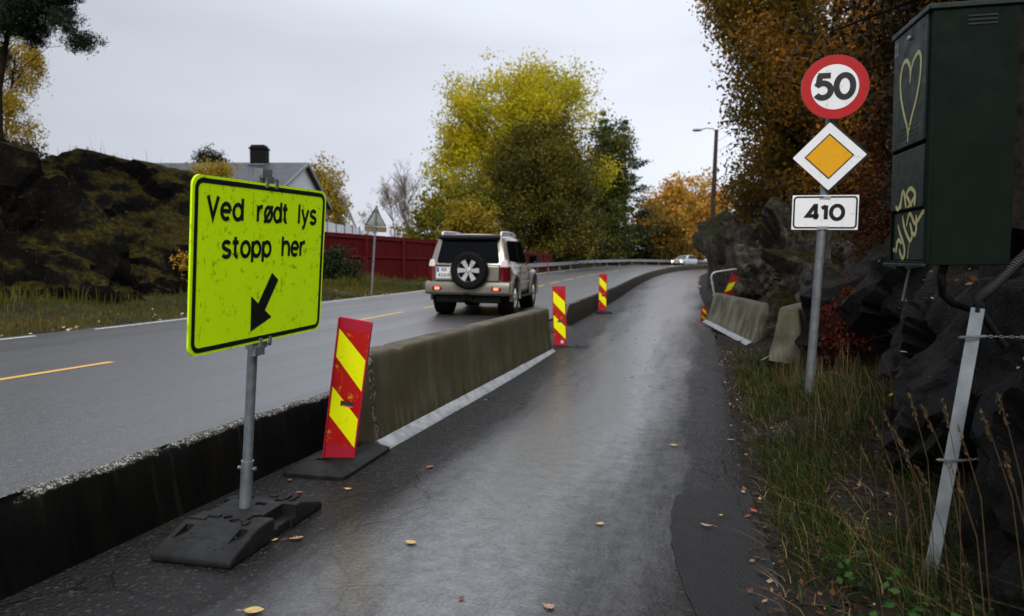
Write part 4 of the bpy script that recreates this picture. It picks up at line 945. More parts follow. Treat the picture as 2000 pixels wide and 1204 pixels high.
# ------------------------------------------------------------------ house, fences, street furniture across the road
white_wall = pm('white painted boarding', (.62, .63, .64), (.52, .53, .54), 3, .6, .1, 30)
slate = pm('grey wet roof slate', (.052, .054, .058), (.026, .027, .030), 2.5, .5, .35, 14, bdist=.02, spec=.25)
trim = pm('grey green trim paint', (.23, .25, .25), (.15, .17, .17), 3, .5, .05)
soot = pm('black chimney cladding', (.005, .005, .006), (.003, .003, .003), 5, .7, .2, 20, spec=.12)
hx = at(602, 318, 39.5)
he = empty('house', (hx[0], hx[1], 0), R(195.85), 'white gabled house with grey slate roof behind the red fence', 'house')
RZ = float(hx[2]); SL = 2.42 / 5.6
gz0 = Tz(hx[0], hx[1]) - .5
mb = MB()
def gable(mb, x0, x1, hw, rz, slope):
    e_ = rz - .16 - slope * hw
    mb.rings([[(x, -hw, gz0), (x, hw, gz0), (x, hw, e_), (x, 0, rz - .16), (x, -hw, e_)] for x in (x0, x1)])
gable(mb, .3, 4.9, 4.85, RZ, SL); mb.build('wall', white_wall, he, smooth=0)
mb = MB(); gable(mb, 4.95, 15, 4.4, RZ - .05, SL * 1.12); mb.build('wall', white_wall, he, smooth=0)
def roof(mb, x0, x1, hw, rz, slope, t=.14):
    for s in (-1, 1): mb.rings([[(x, 0, rz), (x, s * hw, rz - slope * hw), (x, s * hw, rz - slope * hw - t), (x, 0, rz - t)] for x in (x0, x1)])
mb = MB(); roof(mb, 0, 5.0, 5.6, RZ, SL); r1 = mb.build('roof', slate, he, smooth=0)
mb = MB(); roof(mb, 5.02, 15.4, 5.1, RZ - .03, SL * 1.14); mb.build('roof', slate, he, smooth=0)
mb = MB()
for s in (-1, 1): mb.rings([[(x, 0, RZ + .02), (x, s * 5.62, RZ - SL * 5.62 + .02), (x, s * 5.62, RZ - SL * 5.62 - .2), (x, 0, RZ - .2)] for x in (-.05, -.003)])
mb.build('bargeboard', trim, he, smooth=0)
mb = MB()
for s in (-1, 1): mb.tube([(-.03, s * 5.66, RZ - SL * 5.6 - .08), (5.0, s * 5.66, RZ - SL * 5.6 - .08)], .07, 10)
mb.tube([(.22, -4.9, RZ - SL * 5.6), (.22, -4.9, gz0)], .05, 8); mb.build('gutter', trim, he)
mb = MB(); mb.box((3.15, 0, RZ + .25), (.98, .8, 1.5)); mb.box((3.15, 0, RZ + .86), (1.1, .92, .1)); mb.box((3.15, 0, RZ + 1.03), (.86, .7, .12)); mb.build('chimney', soot, r1, bevel=.02)
mb = MB(); mb.box((3.15, .42, RZ - .2), (1.15, .5, .06)); mb.build('flashing', trim, r1)

def m_fence():
    N = NT('red stained fence boards'); co = N.coord('Object'); n = N.noise(N.coord('Object', (6, 6, .6)), 2, 4, .6)
    N.set(color=N.ramp(n, [(.3, (.040, .0012, .0015)), (.7, (.080, .003, .003))]), rough=.7, spec=.12); N.bump(n, .2, .01); return N.m
red_f = m_fence(); red_rail = pm('red stained rails', (.095, .006, .006), (.06, .003, .003), 4, .7, .1, spec=.12)
def fence(pts, h0, label):
    e = empty('plank_fence', (pts[0][0], pts[0][1], 0), 0, label, 'fence'); ox, oy = pts[0][0], pts[0][1]
    bd, rl, po = MB(), MB(), []
    for (x0, y0, z0), (x1, y1, z1) in zip(pts, pts[1:]):
        Ln = math.hypot(x1 - x0, y1 - y0); a = math.atan2(y1 - y0, x1 - x0); n = int(Ln / .135)
        for i in range(n):
            t = (i + .5) / n; x, y, z = x0 + (x1 - x0) * t, y0 + (y1 - y0) * t, z0 + (z1 - z0) * t
            g = Tz(x, y) - .05; jz = .012 * mn.noise((x * 9, y * 9, 1)); zt = z + jz; off = .012 if i % 2 else 0
            bd.box((0, 0, 0), (1, 1, 1), Matrix.Translation((x - ox + off * math.sin(a), y - oy - off * math.cos(a), (zt + g) / 2)) @ Matrix.Rotation(a, 4, 'Z') @ Matrix.Diagonal((Ln / n * 1.08, .020, zt - g, 1)))
        M0 = Matrix.Rotation(a, 4, 'Z'); nrm = Vector((math.sin(a), -math.cos(a), 0))
        for f in (.08, .55):
            p = Vector((x0 - ox, y0 - oy, z0 - h0 * f)) + nrm * .05; q = Vector((x1 - ox, y1 - oy, z1 - h0 * f)) + nrm * .05
            rl.rings([[c + nrm * u + Vector((0, 0, v)) for u, v in ((-.022, -.05), (.022, -.05), (.022, .05), (-.022, .05))] for c in (p, q)])
        k = max(1, round(Ln / 2.4))
        for i in range(k + 1):
            t = i / k; x, y, z = x0 + (x1 - x0) * t, y0 + (y1 - y0) * t, z0 + (z1 - z0) * t; g = Tz(x, y) - .1
            pm_ = MB(); pm_.box((x - ox + nrm.x * .095, y - oy + nrm.y * .095, (z + g) / 2 - .02), (.10, .10, z - g)); po.append(pm_)
    bd.build('board_panel', red_f, e, smooth=0); rl.build('rail', red_rail, e, smooth=0)
    for p in po: p.build('post', red_rail, e, smooth=0)
    return e
fence([(-17.3, 23.6, 3.2), (-16.45, 27, 3.13), (-14.35, 35, 3.06), (-13.6, 42, 2.95)], 1.9, 'tall dark red plank fence along the far verge behind the warning sign')
fence([(-13.5, 47, 2.75), (-13.0, 58, 2.75)], 1.4, 'lower distant piece of red plank fence to the right of the off-roader')
# white railing above the red fence
re_ = empty('terrace_railing', (0, 0, 0), 0, 'white panel railing with dark green posts showing above the red fence', 'railing')
p0, p1 = at(600, 425, 34), at(702, 448, 42)
for i in range(7):
    p = Vector(p0).lerp(Vector(p1), i / 6); g = Tz(p.x, p.y)
    mb = MB(); mb.box((p.x, p.y, (p.z + .1 + g) / 2), (.07, .07, p.z + .1 - g)); mb.box((p.x, p.y, p.z + .12), (.11, .11, .05)); mb.build('post', pm('dark green post paint', (.012, .03, .022)), re_)
d = (Vector(p1) - Vector(p0)); mb = MB(); n_ = Vector((-d.y, d.x, 0)).normalized() * .02
for i in range(6):
    a, b = Vector(p0) + d * (i / 6 + .008), Vector(p0) + d * ((i + 1) / 6 - .008)
    mb.rings([[c + n_ * s + Vector((0, 0, z)) for s, z in ((-1, -1.5), (1, -1.5), (1, 0), (-1, 0))] for c in (a, b)])
mb.build('white_panel', white_wall, re_, smooth=0)

# warning sign seen from behind
wb_, wt_ = at(725, 566, 23), at(735.5, 402, 23)
ws = empty('warning_sign', (wb_[0], wb_[1], Tz(wb_[0], wb_[1])), 0, 'triangular warning sign seen from behind on grey pole by the red fence', 'road sign')
bpy.context.view_layer.update()
A_, B_ = Vector((wb_[0], wb_[1], Tz(wb_[0], wb_[1]) - .1)), Vector(wt_)
mb = MB(); mb.tube([A_, B_], .040, 16); put(mb, 'pole', steel2, I4, ws)
ax = Matrix.Translation(B_) @ Matrix.Rotation(R(28), 4, 'Z') @ Matrix.Rotation(R(3), 4, 'Y')
def tri(w, h, r, z0): 
    P = []
    for (x, z, a) in ((0, z0 - r * 1.8, 90), (-w / 2 + r * 1.6, z0 - h + r, 210), (w / 2 - r * 1.6, z0 - h + r, 330)): P += arc(x, z, r, r, a + 60, a - 60, 6)
    return P
mossb = pm('mossy sign back', (.27, .28, .26), (.17, .18, .11), 3, .55, .08)
mb = MB(); plate(mb, tri(.80, .74, .035, -.01), .052, .060); put(mb, 'triangle_plate', mossb, ax, ws)
mb = MB(); plate(mb, tri(.80, .74, .035, -.01), .0602, .068); put(mb, 'triangle_front', sign_white, ax, ws)
mb = MB(); mb.box((0, .056, -.865), (.80, .012, .19)); put(mb, 'lower_plate', pm('brown stained plate back', (.15, .12, .055), (.09, .07, .03), 6, .6, .05), ax, ws)
mb = MB()
for z in (-.18, -.62, -.80, -.92): mb.box((0, .02, z), (.12, .06, .03)); mb.lathe([(.045, -.014), (.045, .014)], 14, Matrix.Translation((0, 0, z)))
mb.box((0, .048, -.62), (.6, .014, .03)); put(mb, 'clamp', steel2, ax, ws)

# street lamp, wires
l0 = at(1393, 392, 34); l1 = at(1399.5, 254, 34); lx, ly = float(l0[0]), 34.0
le = empty('street_lamp', (lx, ly, Tz(lx, ly)), 0, 'street lamp with curved arm on dark wooden pole above the rock', 'street lamp')
bpy.context.view_layer.update()
wood = pm('dark weathered pole wood', (.075, .058, .042), (.04, .03, .022), 4, .75, .4, 30)
mb = MB(); mb.tube([(lx - .1, ly, Tz(lx, ly) - .2), tuple(l0), tuple(l1)], [.13, .11, .085], 14); put(mb, 'pole', wood, I4, le)
h_ = at(1352, 256, 34); l1v = Vector(l1); hv = Vector(h_)
mb = MB(); mb.tube([l1v + Vector((0, 0, -.15)), l1v + Vector((-.15, 0, .06)), l1v.lerp(hv, .4) + Vector((0, 0, .10)), l1v.lerp(hv, .62) + Vector((0, 0, .05))], .025, 10); put(mb, 'arm', steel2, I4, le)
mb = MB(); rs = []
for t, w_, hh in ((0, .03, .03), (.1, .09, .06), (.3, .15, .09), (.6, .17, .10), (.85, .14, .08), (1, .05, .03)):
    c = (l1v.lerp(hv, .58)).lerp(hv, t) + Vector((0, 0, .02)); rs.append([c + Vector((0, w_ * math.cos(q), hh * math.sin(q) * (1 if math.sin(q) > 0 else .6))) for q in np.linspace(0, 2 * math.pi, 12, False)])
mb.rings(rs); put(mb, 'lamp_head', pm('pale lamp housing', (.42, .44, .45), (.32, .34, .35), 6, .4, .03), I4, le)
mb = MB(); mb.box(l1v + Vector((0, .09, -.9)), (.08, .06, .3)); mb.box(l1v + Vector((0, .09, -2.2)), (.1, .06, .2)); put(mb, 'bracket', dark_m, I4, le)
for k, (za, zb_, dy) in enumerate(((-.05, 2.6, 0), (-.5, 1.7, .1), (-.95, .9, .2), (-1.3, -.1, .1))):
    mb = MB(); a = l1v + Vector((.08, dy, za)); b = Vector((7.0, 16.0, l1v.z + zb_ + .5)); P = []
    for i in range(21):
        t = i / 20; p = a.lerp(b, t); p.z -= 1.1 * 4 * t * (1 - t) * .5; P.append(p)
    mb.tube(P, .007, 5)
    tag(mb.build('overhead_wire', dark_m), ('topmost', 'second highest', 'third highest', 'lowest')[k] + ' thin wire running from the wooden lamp pole into the trees', 'wire', 'overhead wires at the lamp pole')

# guardrail round the far bend
ge = empty('guardrail', (0, 0, 0), 0, 'grey steel guardrail along the outside of the far bend', 'guardrail')
gy = np.concatenate([np.arange(46, 128, 1.0)])
prof = [(.0, -.15), (.035, -.12), (.035, -.06), (0, -.03), (0, .03), (.035, .06), (.035, .12), (0, .15)]
rs = []
for i, y in enumerate(gy):
    x = cx(y) - 4.9 / ca(y); n_ = Vector((ca(y), -np.sqrt(max(0, 1 - ca(y) ** 2)) * np.sign(np.gradient(_cx, .5)[np.searchsorted(_y, y)]), 0)); z = float(road_z(-4.3, y)) + .58 - .45 * max(0, 1 - i / 4)
    rs.append([Vector((x, y, z + b)) + n_ * a for a, b in prof + [(a - .01, b) for a, b in reversed(prof)]])
MB().rings(rs).build('rail_beam', steel, ge, smooth=40)
for y in np.arange(49, 128, 4.0):
    x = cx(y) - 4.98 / ca(y); z = float(road_z(-4.3, y)); mb = MB(); mb.box((x, y, z + .3), (.10, .06, .9)); mb.build('post', steel2, ge, smooth=0)
sx0 = at(1070, 515, 47); mb = MB(); zb_ = Tz(sx0[0], 47); mb.tube([(sx0[0], 47, zb_ - .05), (sx0[0] - .03, 47, zb_ + 1.35)], .028, 10); mb.tube([(sx0[0] - .025, 47, zb_ + 1.10), (sx0[0] - .027, 47, zb_ + 1.2)], .031, 10)
tag(mb.build('marker_stake', pm('red stake plastic', (.25, .012, .012))), 'thin red marker stake on the verge right of the off-roader', 'marker stake')

# bent tube railing stored by the rock
te = empty('tube_railing', (.2, 17.5, .2), 0, 'bent galvanised tube railing leaning at the rock behind the pale barrier', 'railing')
bpy.context.view_layer.update()
c1 = Vector(at(1387, 533, 18.6)); c2 = Vector(at(1450, 524, 18.9)); b1 = Vector(at(1398, 592, 18.6)); P = [b1, c1.lerp(b1, .22)]
for t in (0, .25, .5, .75, 1):
    u = c1.lerp(b1, .22 * (1 - t)); v = c1.lerp(c2, .22 * t); P.append(u.lerp(v, t))
P += [c2, c2 + Vector((.25, .1, -.08)), c2 + Vector((.35, .12, -.35)), c2 + Vector((.4, .15, -1.2))]
bright = pm('bright zinc tube', (.55, .57, .58), (.42, .44, .45), 8, .4, .03, metal=.3)
mb = MB(); mb.tube(P, .021, 12); put(mb, 'frame_tube', bright, I4, te)
mb = MB()
for t in (.35, .75): p = c1.lerp(b1, t); mb.tube([p + Vector((-.045, 0, 0)), p + Vector((.03, 0, 0))], .010, 8)
put(mb, 'bolt', steel, I4, te)

# ------------------------------------------------------------------ rock
def m_rock(name, c1, c2, c3, moss, mosslim, wet=.45, msc=1.0, spec=.3):
    N = NT(name); co = N.coord('Position'); n1 = N.noise(co, 1.4 * msc, 6, .65); n2 = N.noise(co, 9 * msc, 6, .7); n3 = N.noise(co, 40 * msc, 4, .7)
    c = N.ramp(N.math('ADD', N.math('MULTIPLY', n1, .5), N.math('MULTIPLY', n2, .5)), [(.36, c3), (.5, c2), (.64, c1)])
    pale = N.ramp(N.noise(co, 16 * msc, 3, .6), [(.68, 0), (.73, .6)]); c = N.mix(N.math('MULTIPLY', pale, .55), c, (.17, .17, .15))
    g = N.n('ShaderNodeNewGeometry'); nz = xyz(N, g.outputs['Normal'])[2]
    mf = N.math('ADD', nz, N.math('MULTIPLY', N.math('SUBTRACT', n1, .5), 1.5))
    mc = N.ramp(n2, [(.3, moss[0]), (.5, moss[1]), (.7, moss[2])])
    fac = N.ramp(mf, [(mosslim - .1, 0), (mosslim + .12, 1)])
    N.set(color=N.mix(fac, c, mc), rough=N.mix(fac, N.ramp(n2, [(.3, wet - .15), (.7, wet + .2)]), (.9, .9, .9)), spec=spec)
    h = N.math('ADD', N.math('MULTIPLY', n2, 1.0), N.math('MULTIPLY', n3, .4)); N.bump(h, .9, .05); return N.m
MOSS = ((.005, .006, .0015), (.020, .020, .004), (.055, .050, .010))
BROWN = ((.012, .008, .004), (.03, .022, .007), (.06, .042, .012))
rock_near = m_rock('wet black gneiss', (.017, .0165, .016), (.0055, .0052, .0048), (.0015, .0014, .0013), ((.003, .0026, .001), (.009, .007, .002), (.022, .017, .005)), .80, wet=.5, msc=2.2, spec=.12)
rock_far = m_rock('mossy grey gneiss', (.19, .165, .135), (.060, .051, .039), (.007, .006, .0045), MOSS, .58, wet=.7, spec=.08)
rock_hill = m_rock('dark mossy outcrop', (.013, .011, .009), (.0045, .0038, .003), (.0015, .0013, .0011), ((.005, .004, .0015), (.022, .018, .0038), (.060, .046, .009)), .66, wet=.85, spec=.03)
def rock(name, c, r, seed, mat, label, sub=5, rz=0, tilt=(0, 0), strata=0, fb_=.14, planes=22, hmin=.66, sdir=(.5, -.2, 1), frac=1.0):
    rng = np.random.default_rng(seed); bm = bmesh.new(); bmesh.ops.create_icosphere(bm, subdivisions=sub, radius=1)
    D = np.array([v.co[:] for v in bm.verts]); D /= np.linalg.norm(D, axis=1)[:, None]
    N_ = rng.normal(size=(planes, 3)); N_ /= np.linalg.norm(N_, axis=1)[:, None]; hh = rng.uniform(hmin, 1, planes)
    q = D @ N_.T; rad = np.where(q > .06, hh / np.maximum(q, .06), 9).min(1); rad = np.minimum(rad, 1.25)
    P = D * rad[:, None] * np.array(r); s = min(r)
    E_ = Euler((R(tilt[0]), R(tilt[1]), R(rz))).to_matrix(); P = P @ np.array(E_).T
    Nn = D @ np.array(E_).T
    P = P + Nn * (fbm(P / s * 1.1 + seed, seed, 5, .55) * fb_ * s)[:, None]
    P = P + Nn * (-np.abs(fbm(P / s * 2.6 + seed * 2, seed + 7, 4)) * fb_ * .55 * s)[:, None]
    P = P + Nn * (-np.abs(fbm(P / s * 6.5 + seed * 3, seed + 9, 3)) * .022 * s)[:, None]
    if strata:
        sn = np.array(sdir, float); sn /= np.linalg.norm(sn); w_ = (P @ sn) * strata + .5 * fbm(P / s * .8, seed + 3, 3); fr = w_ - np.floor(w_)
        P = P + Nn * ((np.minimum(fr * 1.3, (1 - fr) * 5) - .5) * .16 * s * (.6 + .4 * vnoise(np.stack([np.floor(w_)] * 3, -1) * 3.3, 5)))[:, None]
    # fractured blocks: each cell of the rock is pushed in or out and tipped a little
    nc = 64; cp_ = rng.uniform(-1.15, 1.15, (nc, 3)) * np.array(r); A_ = np.linalg.qr(rng.normal(size=(3, 3)))[0] @ np.diag([1, 1.0, 1.9])
    dd_ = np.linalg.norm((P @ A_)[:, None, :] + (fbm(P / s * 2.0, seed + 11, 3) * .10 * s)[:, None, None] - (cp_ @ A_)[None], axis=2); o2 = np.argpartition(dd_, 1, axis=1)[:, :2]; d2 = np.take_along_axis(dd_, o2, 1); k = o2[np.arange(len(P)), d2.argmin(1)]
    off = rng.normal(size=nc) * .06; tl = rng.normal(size=(nc, 3)) * .18; gap_ = np.abs(d2[:, 0] - d2[:, 1])
    P = P + Nn * ((off[k] * s + ((P - cp_[k]) * tl[k]).sum(1)) * frac - np.clip(1 - gap_ / (.06 * s), 0, 1) * .045 * s * min(frac, 1))[:, None]
    P = P + np.array(c)
    for v, p in zip(bm.verts, P): v.co = p
    me = bpy.data.meshes.new(name); bm.to_mesh(me); bm.free(); me.materials.append(mat); me.shade_smooth(); me.set_sharp_from_angle(angle=R(24))
    o = bpy.data.objects.new(name, me); COL.objects.link(o); return tag(o, label, 'rock')
rock('rock_cliff', (2.5, 26.5, .5), (2.45, 5.0, 3.7), 4, rock_far, 'tall upright grey rock at the path edge below the street lamp', 6, rz=4, fb_=.11, hmin=.62, planes=16, strata=1.3, sdir=(.9, .3, .35))
rock('rock_outcrop', (2.7, 18.6, 1.1), (1.95, 3.2, 1.7), 11, rock_far, 'moss streaked rock slope behind the pale barrier and the tube railing', 6, rz=-12, tilt=(0, 14), fb_=.18, strata=1.2, sdir=(-.5, .2, 1))
rock('rock_outcrop', (2.75, 12.6, 1.0), (1.7, 2.6, 1.65), 23, rock_far, 'low mossy rock behind the speed limit pole and the red shrub', 5, rz=10, tilt=(0, 10), fb_=.18, strata=1.2)
rock('boulder', (2.42, 5.7, .55), (1.22, 2.1, 1.25), 31, rock_near, 'wet black layered rock slab below the cabinet with grass in front', 6, rz=8, tilt=(6, -28), fb_=.09, strata=2.8, sdir=(-.62, .25, .75), hmin=.6, planes=18, frac=.7)
rock('boulder', (2.55, 8.6, .8), (1.15, 1.8, 1.3), 37, rock_near, 'dark rock between the black slab and the red shrub', 5, rz=0, tilt=(0, -20), fb_=.12, strata=2.4, sdir=(-.6, .2, .75))
rock('boulder', (1.84, 3.1, .42), (.80, .72, .82), 43, rock_near, 'nearest dark boulder with brown moss top right of the duct post', 5, rz=20, fb_=.10, hmin=.7)
rock('boulder', (2.7, 4.2, .9), (1.05, 1.3, 1.2), 47, rock_near, 'dark rock mass behind the cabinet and the duct post', 5, rz=-10, fb_=.12, strata=2.0)
rock('boulder', (1.95, 1.5, .2), (.8, 1.0, .8), 53, rock_near, 'dark boulder at the lower right edge of the picture behind the tall grass', 5, rz=-10, fb_=.12)
rock('rock_outcrop', (-19.7, 18.9, .6), (5.9, 5.4, 4.75), 61, rock_hill, 'large dark rock knoll with mossy dome across the road', 6, rz=20, fb_=.08, hmin=.9, planes=60, frac=.28)
rock('rock_outcrop', (-20.4, 13.4, .6), (5.0, 4.0, 3.6), 67, rock_hill, 'dark rough rock shoulder left of the mossy dome under the pine', 6, rz=0, fb_=.11, hmin=.82, planes=40, frac=.5)
rock('boulder', (-15.6, 15.2, .6), (1.9, 2.2, 1.2), 71, rock_hill, 'low dark rock at the foot of the mossy dome by the verge', 5, rz=30, fb_=.16)

# ------------------------------------------------------------------ trees and plants
bark = pm('dark furrowed bark', (.026, .021, .017), (.008, .0065, .005), 10, .85, .6, 22, bdist=.02, spec=.08)
bark_birch = pm('pale birch bark', (.32, .30, .28), (.08, .07, .065), 9, .7, .3, 18)
bark_pine = pm('reddish pine bark', (.085, .048, .030), (.03, .02, .014), 8, .8, .6, 18, bdist=.02)
def quads(C, A, Bv, fold=None):
    'diamond leaves: centre, half length vector, half width vector'
    V = np.stack([C - A, C + Bv * 1.0 - A * .1, C + A, C - Bv * 1.0 - A * .1], 1).reshape(-1, 3)
    return V, np.arange(len(C) * 4).reshape(-1, 4)
def unit(v): return v / np.maximum(np.linalg.norm(v, axis=-1, keepdims=True), 1e-9)
def leaves(C, size, rng, asp=.6, droop=.3, var=.35):
    n = len(C); A = unit(rng.normal(size=(n, 3)) + np.array([0, 0, -droop * 2])); q = unit(np.cross(A, rng.normal(size=(n, 3))))
    s = size * (1 + var * rng.normal(size=(n, 1))).clip(.4, 1.8) / 2
    return quads(C, A * s, q * s * asp)
def crown_centres(blobs, n, rng, shell=.45, gap=-.9, gs=1.0):
    b = np.array(blobs, float); vol = (b[:, 3] * b[:, 4] * b[:, 5]) ** .75; k = rng.choice(len(b), n, p=vol / vol.sum())
    d = unit(rng.normal(size=(n, 3))); r = rng.uniform(shell ** 3, 1, n) ** (1 / 3)
    C = b[k, :3] + d * r[:, None] * b[k, 3:6]
    C = C[fbm(C * gs, 5, 2) > gap]; return C
def make_tree(name, label, base, blobs, ncl, per, cr, size, mat, trunk_r, seed, cat='tree', group=None, nl=40, fork=.35, barkm=None, asp=.6, droop=.3, shell=.45, gap=-.9, flat=.75, limbs_r=.22, lean=None, cull=None, level=False):
    rng = np.random.default_rng(seed); e = empty(name, base, 0, label, cat, group); base = np.array(base, float)
    sub_ = 9 if ncl > 150 else 4
    C = crown_centres(blobs, max(6, int(ncl * 1.35 / sub_)), rng, shell, gap, .6 / max(cr, .05) * .35)
    sz_ = rng.uniform(.55, 1.5, (len(C), 1)); C = np.repeat(C, sub_, 0) + rng.normal(size=(len(C) * sub_, 3)) * np.repeat(sz_, sub_, 0) * cr * 1.25 * np.array([1, 1, .95])
    if cull is not None: C = C[cull(C)]
    P = np.repeat(C, per, 0) + rng.normal(size=(len(C) * per, 3)) * np.array([cr, cr, cr * flat])
    tone = np.repeat(rng.uniform(0, 1, len(C)), per) * .4 + rng.uniform(0, 1, len(P)) * .6
    V, F = leaves(P - base, size, rng, asp, droop)
    npmesh('crown', V, F, mat, e, tone)
    b = np.array(blobs, float); top = b[:, 2].max() + b[:, 5].max() * .3; cxy = (b[:, :2] * b[:, 3:4]).sum(0) / b[:, 3].sum()
    mb = MB(); Hh = top - base[2]; tp = np.array([cxy[0], cxy[1], top]) - base
    mid = lambda t: np.array([tp[0] * t ** 1.5, tp[1] * t ** 1.5, Hh * t]) + .02 * Hh * np.array([mn.noise((t * 3, seed, 0)), mn.noise((t * 3, seed, 5)), 0])
    ts = np.linspace(0, 1, 9); mb.tube([mid(t) - np.array([0, 0, .3 if t == 0 else 0]) for t in ts], [trunk_r * (1.25 if t == 0 else 1) * (1 - .9 * t) + .015 for t in ts], 10)
    if len(C):
        for k in rng.choice(len(C), min(nl, len(C)), False):
            c = C[k] - base; t0 = min(.92, max(fork * .6, rng.uniform(.35, .8) * max(.1, c[2] / Hh))) if not level else min(.95, max(.05, (c[2] - .25 * np.hypot(c[0], c[1])) / Hh)); a = mid(t0); m_ = a * .45 + c * .55 + np.array([0, 0, .12 * np.linalg.norm(c - a)]) * (1 if droop < .6 else 1.6) + rng.normal(size=3) * .05 * np.linalg.norm(c - a)
            r0 = trunk_r * (1 - .85 * t0) * limbs_r * 2; mb.tube([a, a * .7 + m_ * .3 + np.array([0, 0, .02]), m_, c * .85 + m_ * .15, c], [r0, r0 * .75, r0 * .5, r0 * .25, .006], 5)
    mb.build('trunk', barkm or bark, e, smooth=60, fix=False)
    return e
def bl(px, py, Y, rx, rz=None, ry=None):
    p = at(px, py, Y); return (p[0], p[1], p[2], rx, ry or rx, rz or rx)
# leaf palettes
yellow_l = leafmat('autumn yellow green leaves', [(.05, (.075, .105, .008)), (.3, (.26, .27, .012)), (.6, (.52, .43, .014)), (.95, (.68, .52, .02))], .45, patch=.22)
olive_l = leafmat('olive willow leaves', [(.1, (.018, .020, .004)), (.45, (.060, .056, .009)), (.75, (.15, .115, .013)), (.95, (.26, .18, .018))], .2, patch=.3)
green_l = leafmat('mixed green leaves', [(.1, (.015, .025, .006)), (.5, (.05, .065, .012)), (.9, (.16, .14, .018))], .3, patch=.4)
brown_l = leafmat('brown oak leaves', [(.05, (.016, .018, .005)), (.3, (.060, .052, .008)), (.5, (.14, .090, .010)), (.7, (.28, .16, .014)), (.85, (.40, .22, .018)), (.97, (.55, .36, .04))], .42, patch=.45)
rust_l = leafmat('rust oak leaves', [(.05, (.016, .014, .004)), (.3, (.075, .042, .007)), (.5, (.20, .090, .010)), (.75, (.38, .17, .015)), (.97, (.52, .29, .03))], .42, patch=.5)
orange_l = leafmat('orange maple leaves', [(.1, (.16, .12, .02)), (.5, (.48, .27, .03)), (.9, (.60, .27, .07))], .35, patch=.25)
gold_l = leafmat('golden birch leaves', [(.1, (.09, .075, .010)), (.5, (.27, .19, .016)), (.9, (.42, .27, .03))], .35, patch=.5)
needle_l = leafmat('dark pine needles', [(.1, (.004, .007, .003)), (.6, (.012, .020, .008)), (.95, (.028, .038, .013))], 0, patch=.6)
darkgr_l = leafmat('dark understorey leaves', [(.1, (.007, .011, .004)), (.6, (.022, .032, .009)), (.95, (.055, .055, .012))], .15, patch=.4)
red_l = leafmat('deep red shrub leaves', [(.1, (.025, .006, .004)), (.5, (.085, .016, .008)), (.8, (.15, .035, .014)), (.97, (.26, .11, .04))], .3, patch=1.2)
twig_l = pm('bare birch twigs', (.22, .17, .155), (.12, .09, .085), 3, .8, 0)

# big yellow maple, the dark willow before it, and their neighbours beyond the bend
make_tree('deciduous_tree', 'huge round yellow green tree towering behind the off-roader', (-17.5, 72, Tz(-17.5, 72)), [bl(1000, 240, 72, 6.6, 5.4), bl(1080, 220, 72, 5.2, 4.6), bl(920, 330, 71, 4.2, 4.4), bl(1005, 350, 72, 7, 5), bl(1095, 330, 72, 4.6, 5), bl(905, 280, 71, 2.4, 2.4), bl(960, 200, 72, 3.8, 3.2), bl(1045, 178, 72, 4.6, 2.6)], 1500, 46, .60, .27, yellow_l, .45, 1, nl=70, gap=-.5)
make_tree('willow_tree', 'olive bushy willow in front of the huge yellow tree', (-15.8, 67, Tz(-15.8, 67)), [bl(1060, 360, 67, 5.5, 5.5), bl(1010, 420, 66, 4.1, 4.1), bl(1110, 420, 67, 3.8, 4.3), bl(1060, 290, 67, 3.3, 4.0), bl(1010, 320, 67, 2.9, 3.1), bl(960, 440, 66, 2.3, 2.9), bl(1060, 465, 65, 5.4, 2.6), bl(1130, 350, 67, 2.2, 3.4)], 1500, 42, .50, .20, olive_l, .3, 2, nl=110, gap=-.6, fork=.1)
make_tree('deciduous_tree', 'slim green yellow tree between the huge yellow tree and the pine', (-12.4, 84, Tz(-12.4, 84)), [bl(1180, 285, 84, 2.0, 3.9), bl(1172, 370, 84, 3.0, 4.0), bl(1205, 320, 84, 2.3, 3.4), bl(1180, 440, 84, 3.2, 4)], 560, 36, .5, .30, green_l, .2, 3, nl=25, gap=-.5)
make_tree('shrub', 'rounded green and yellow shrub above the fence left of the huge yellow tree', (-22.5, 60, Tz(-22.5, 60)), [bl(865, 430, 60, 2.6, 2.6), bl(835, 448, 60, 1.9, 1.9), bl(905, 420, 61, 2.4, 2.8), bl(885, 400, 61, 1.7, 1.7)], 300, 32, .4, .28, leafmat('green turning yellow leaves', [(.1, (.05, .065, .008)), (.5, (.14, .14, .012)), (.9, (.34, .22, .015))], .35, patch=.35), .18, 4, 'shrub', nl=20, fork=.1)
make_tree('shrub', 'bright orange yellow shrub just above the off-roader roof', (-19.5, 54, Tz(-19.5, 54)), [bl(895, 440, 54, 1.5, 1.6), bl(925, 428, 54, 1.6, 2.2), bl(915, 465, 54, 2.0, 1.5)], 190, 30, .34, .26, gold_l, .12, 5, 'shrub', nl=16, fork=.1)
make_tree('deciduous_tree', 'small orange tree over the road at the far bend', (-3.6, 112, Tz(-3.6, 112)), [bl(1315, 410, 112, 3.4, 3.4), bl(1290, 440, 112, 3.0, 3.0), bl(1335, 450, 112, 3.0, 2.4), bl(1310, 385, 112, 2.0, 1.7)], 240, 28, .7, .5, orange_l, .25, 6, nl=24)
make_tree('deciduous_tree', 'golden tree left of the small orange tree at the bend', (-8.0, 100, Tz(-8, 100)), [bl(1275, 450, 100, 2.6, 3.2), bl(1300, 470, 100, 3, 2.6), bl(1350, 470, 104, 2.6, 3)], 220, 28, .6, .45, leafmat('brown gold leaves', [(.1, (.05, .035, .008)), (.5, (.16, .095, .014)), (.9, (.32, .18, .02))], .3, patch=.3), .2, 7, nl=20)
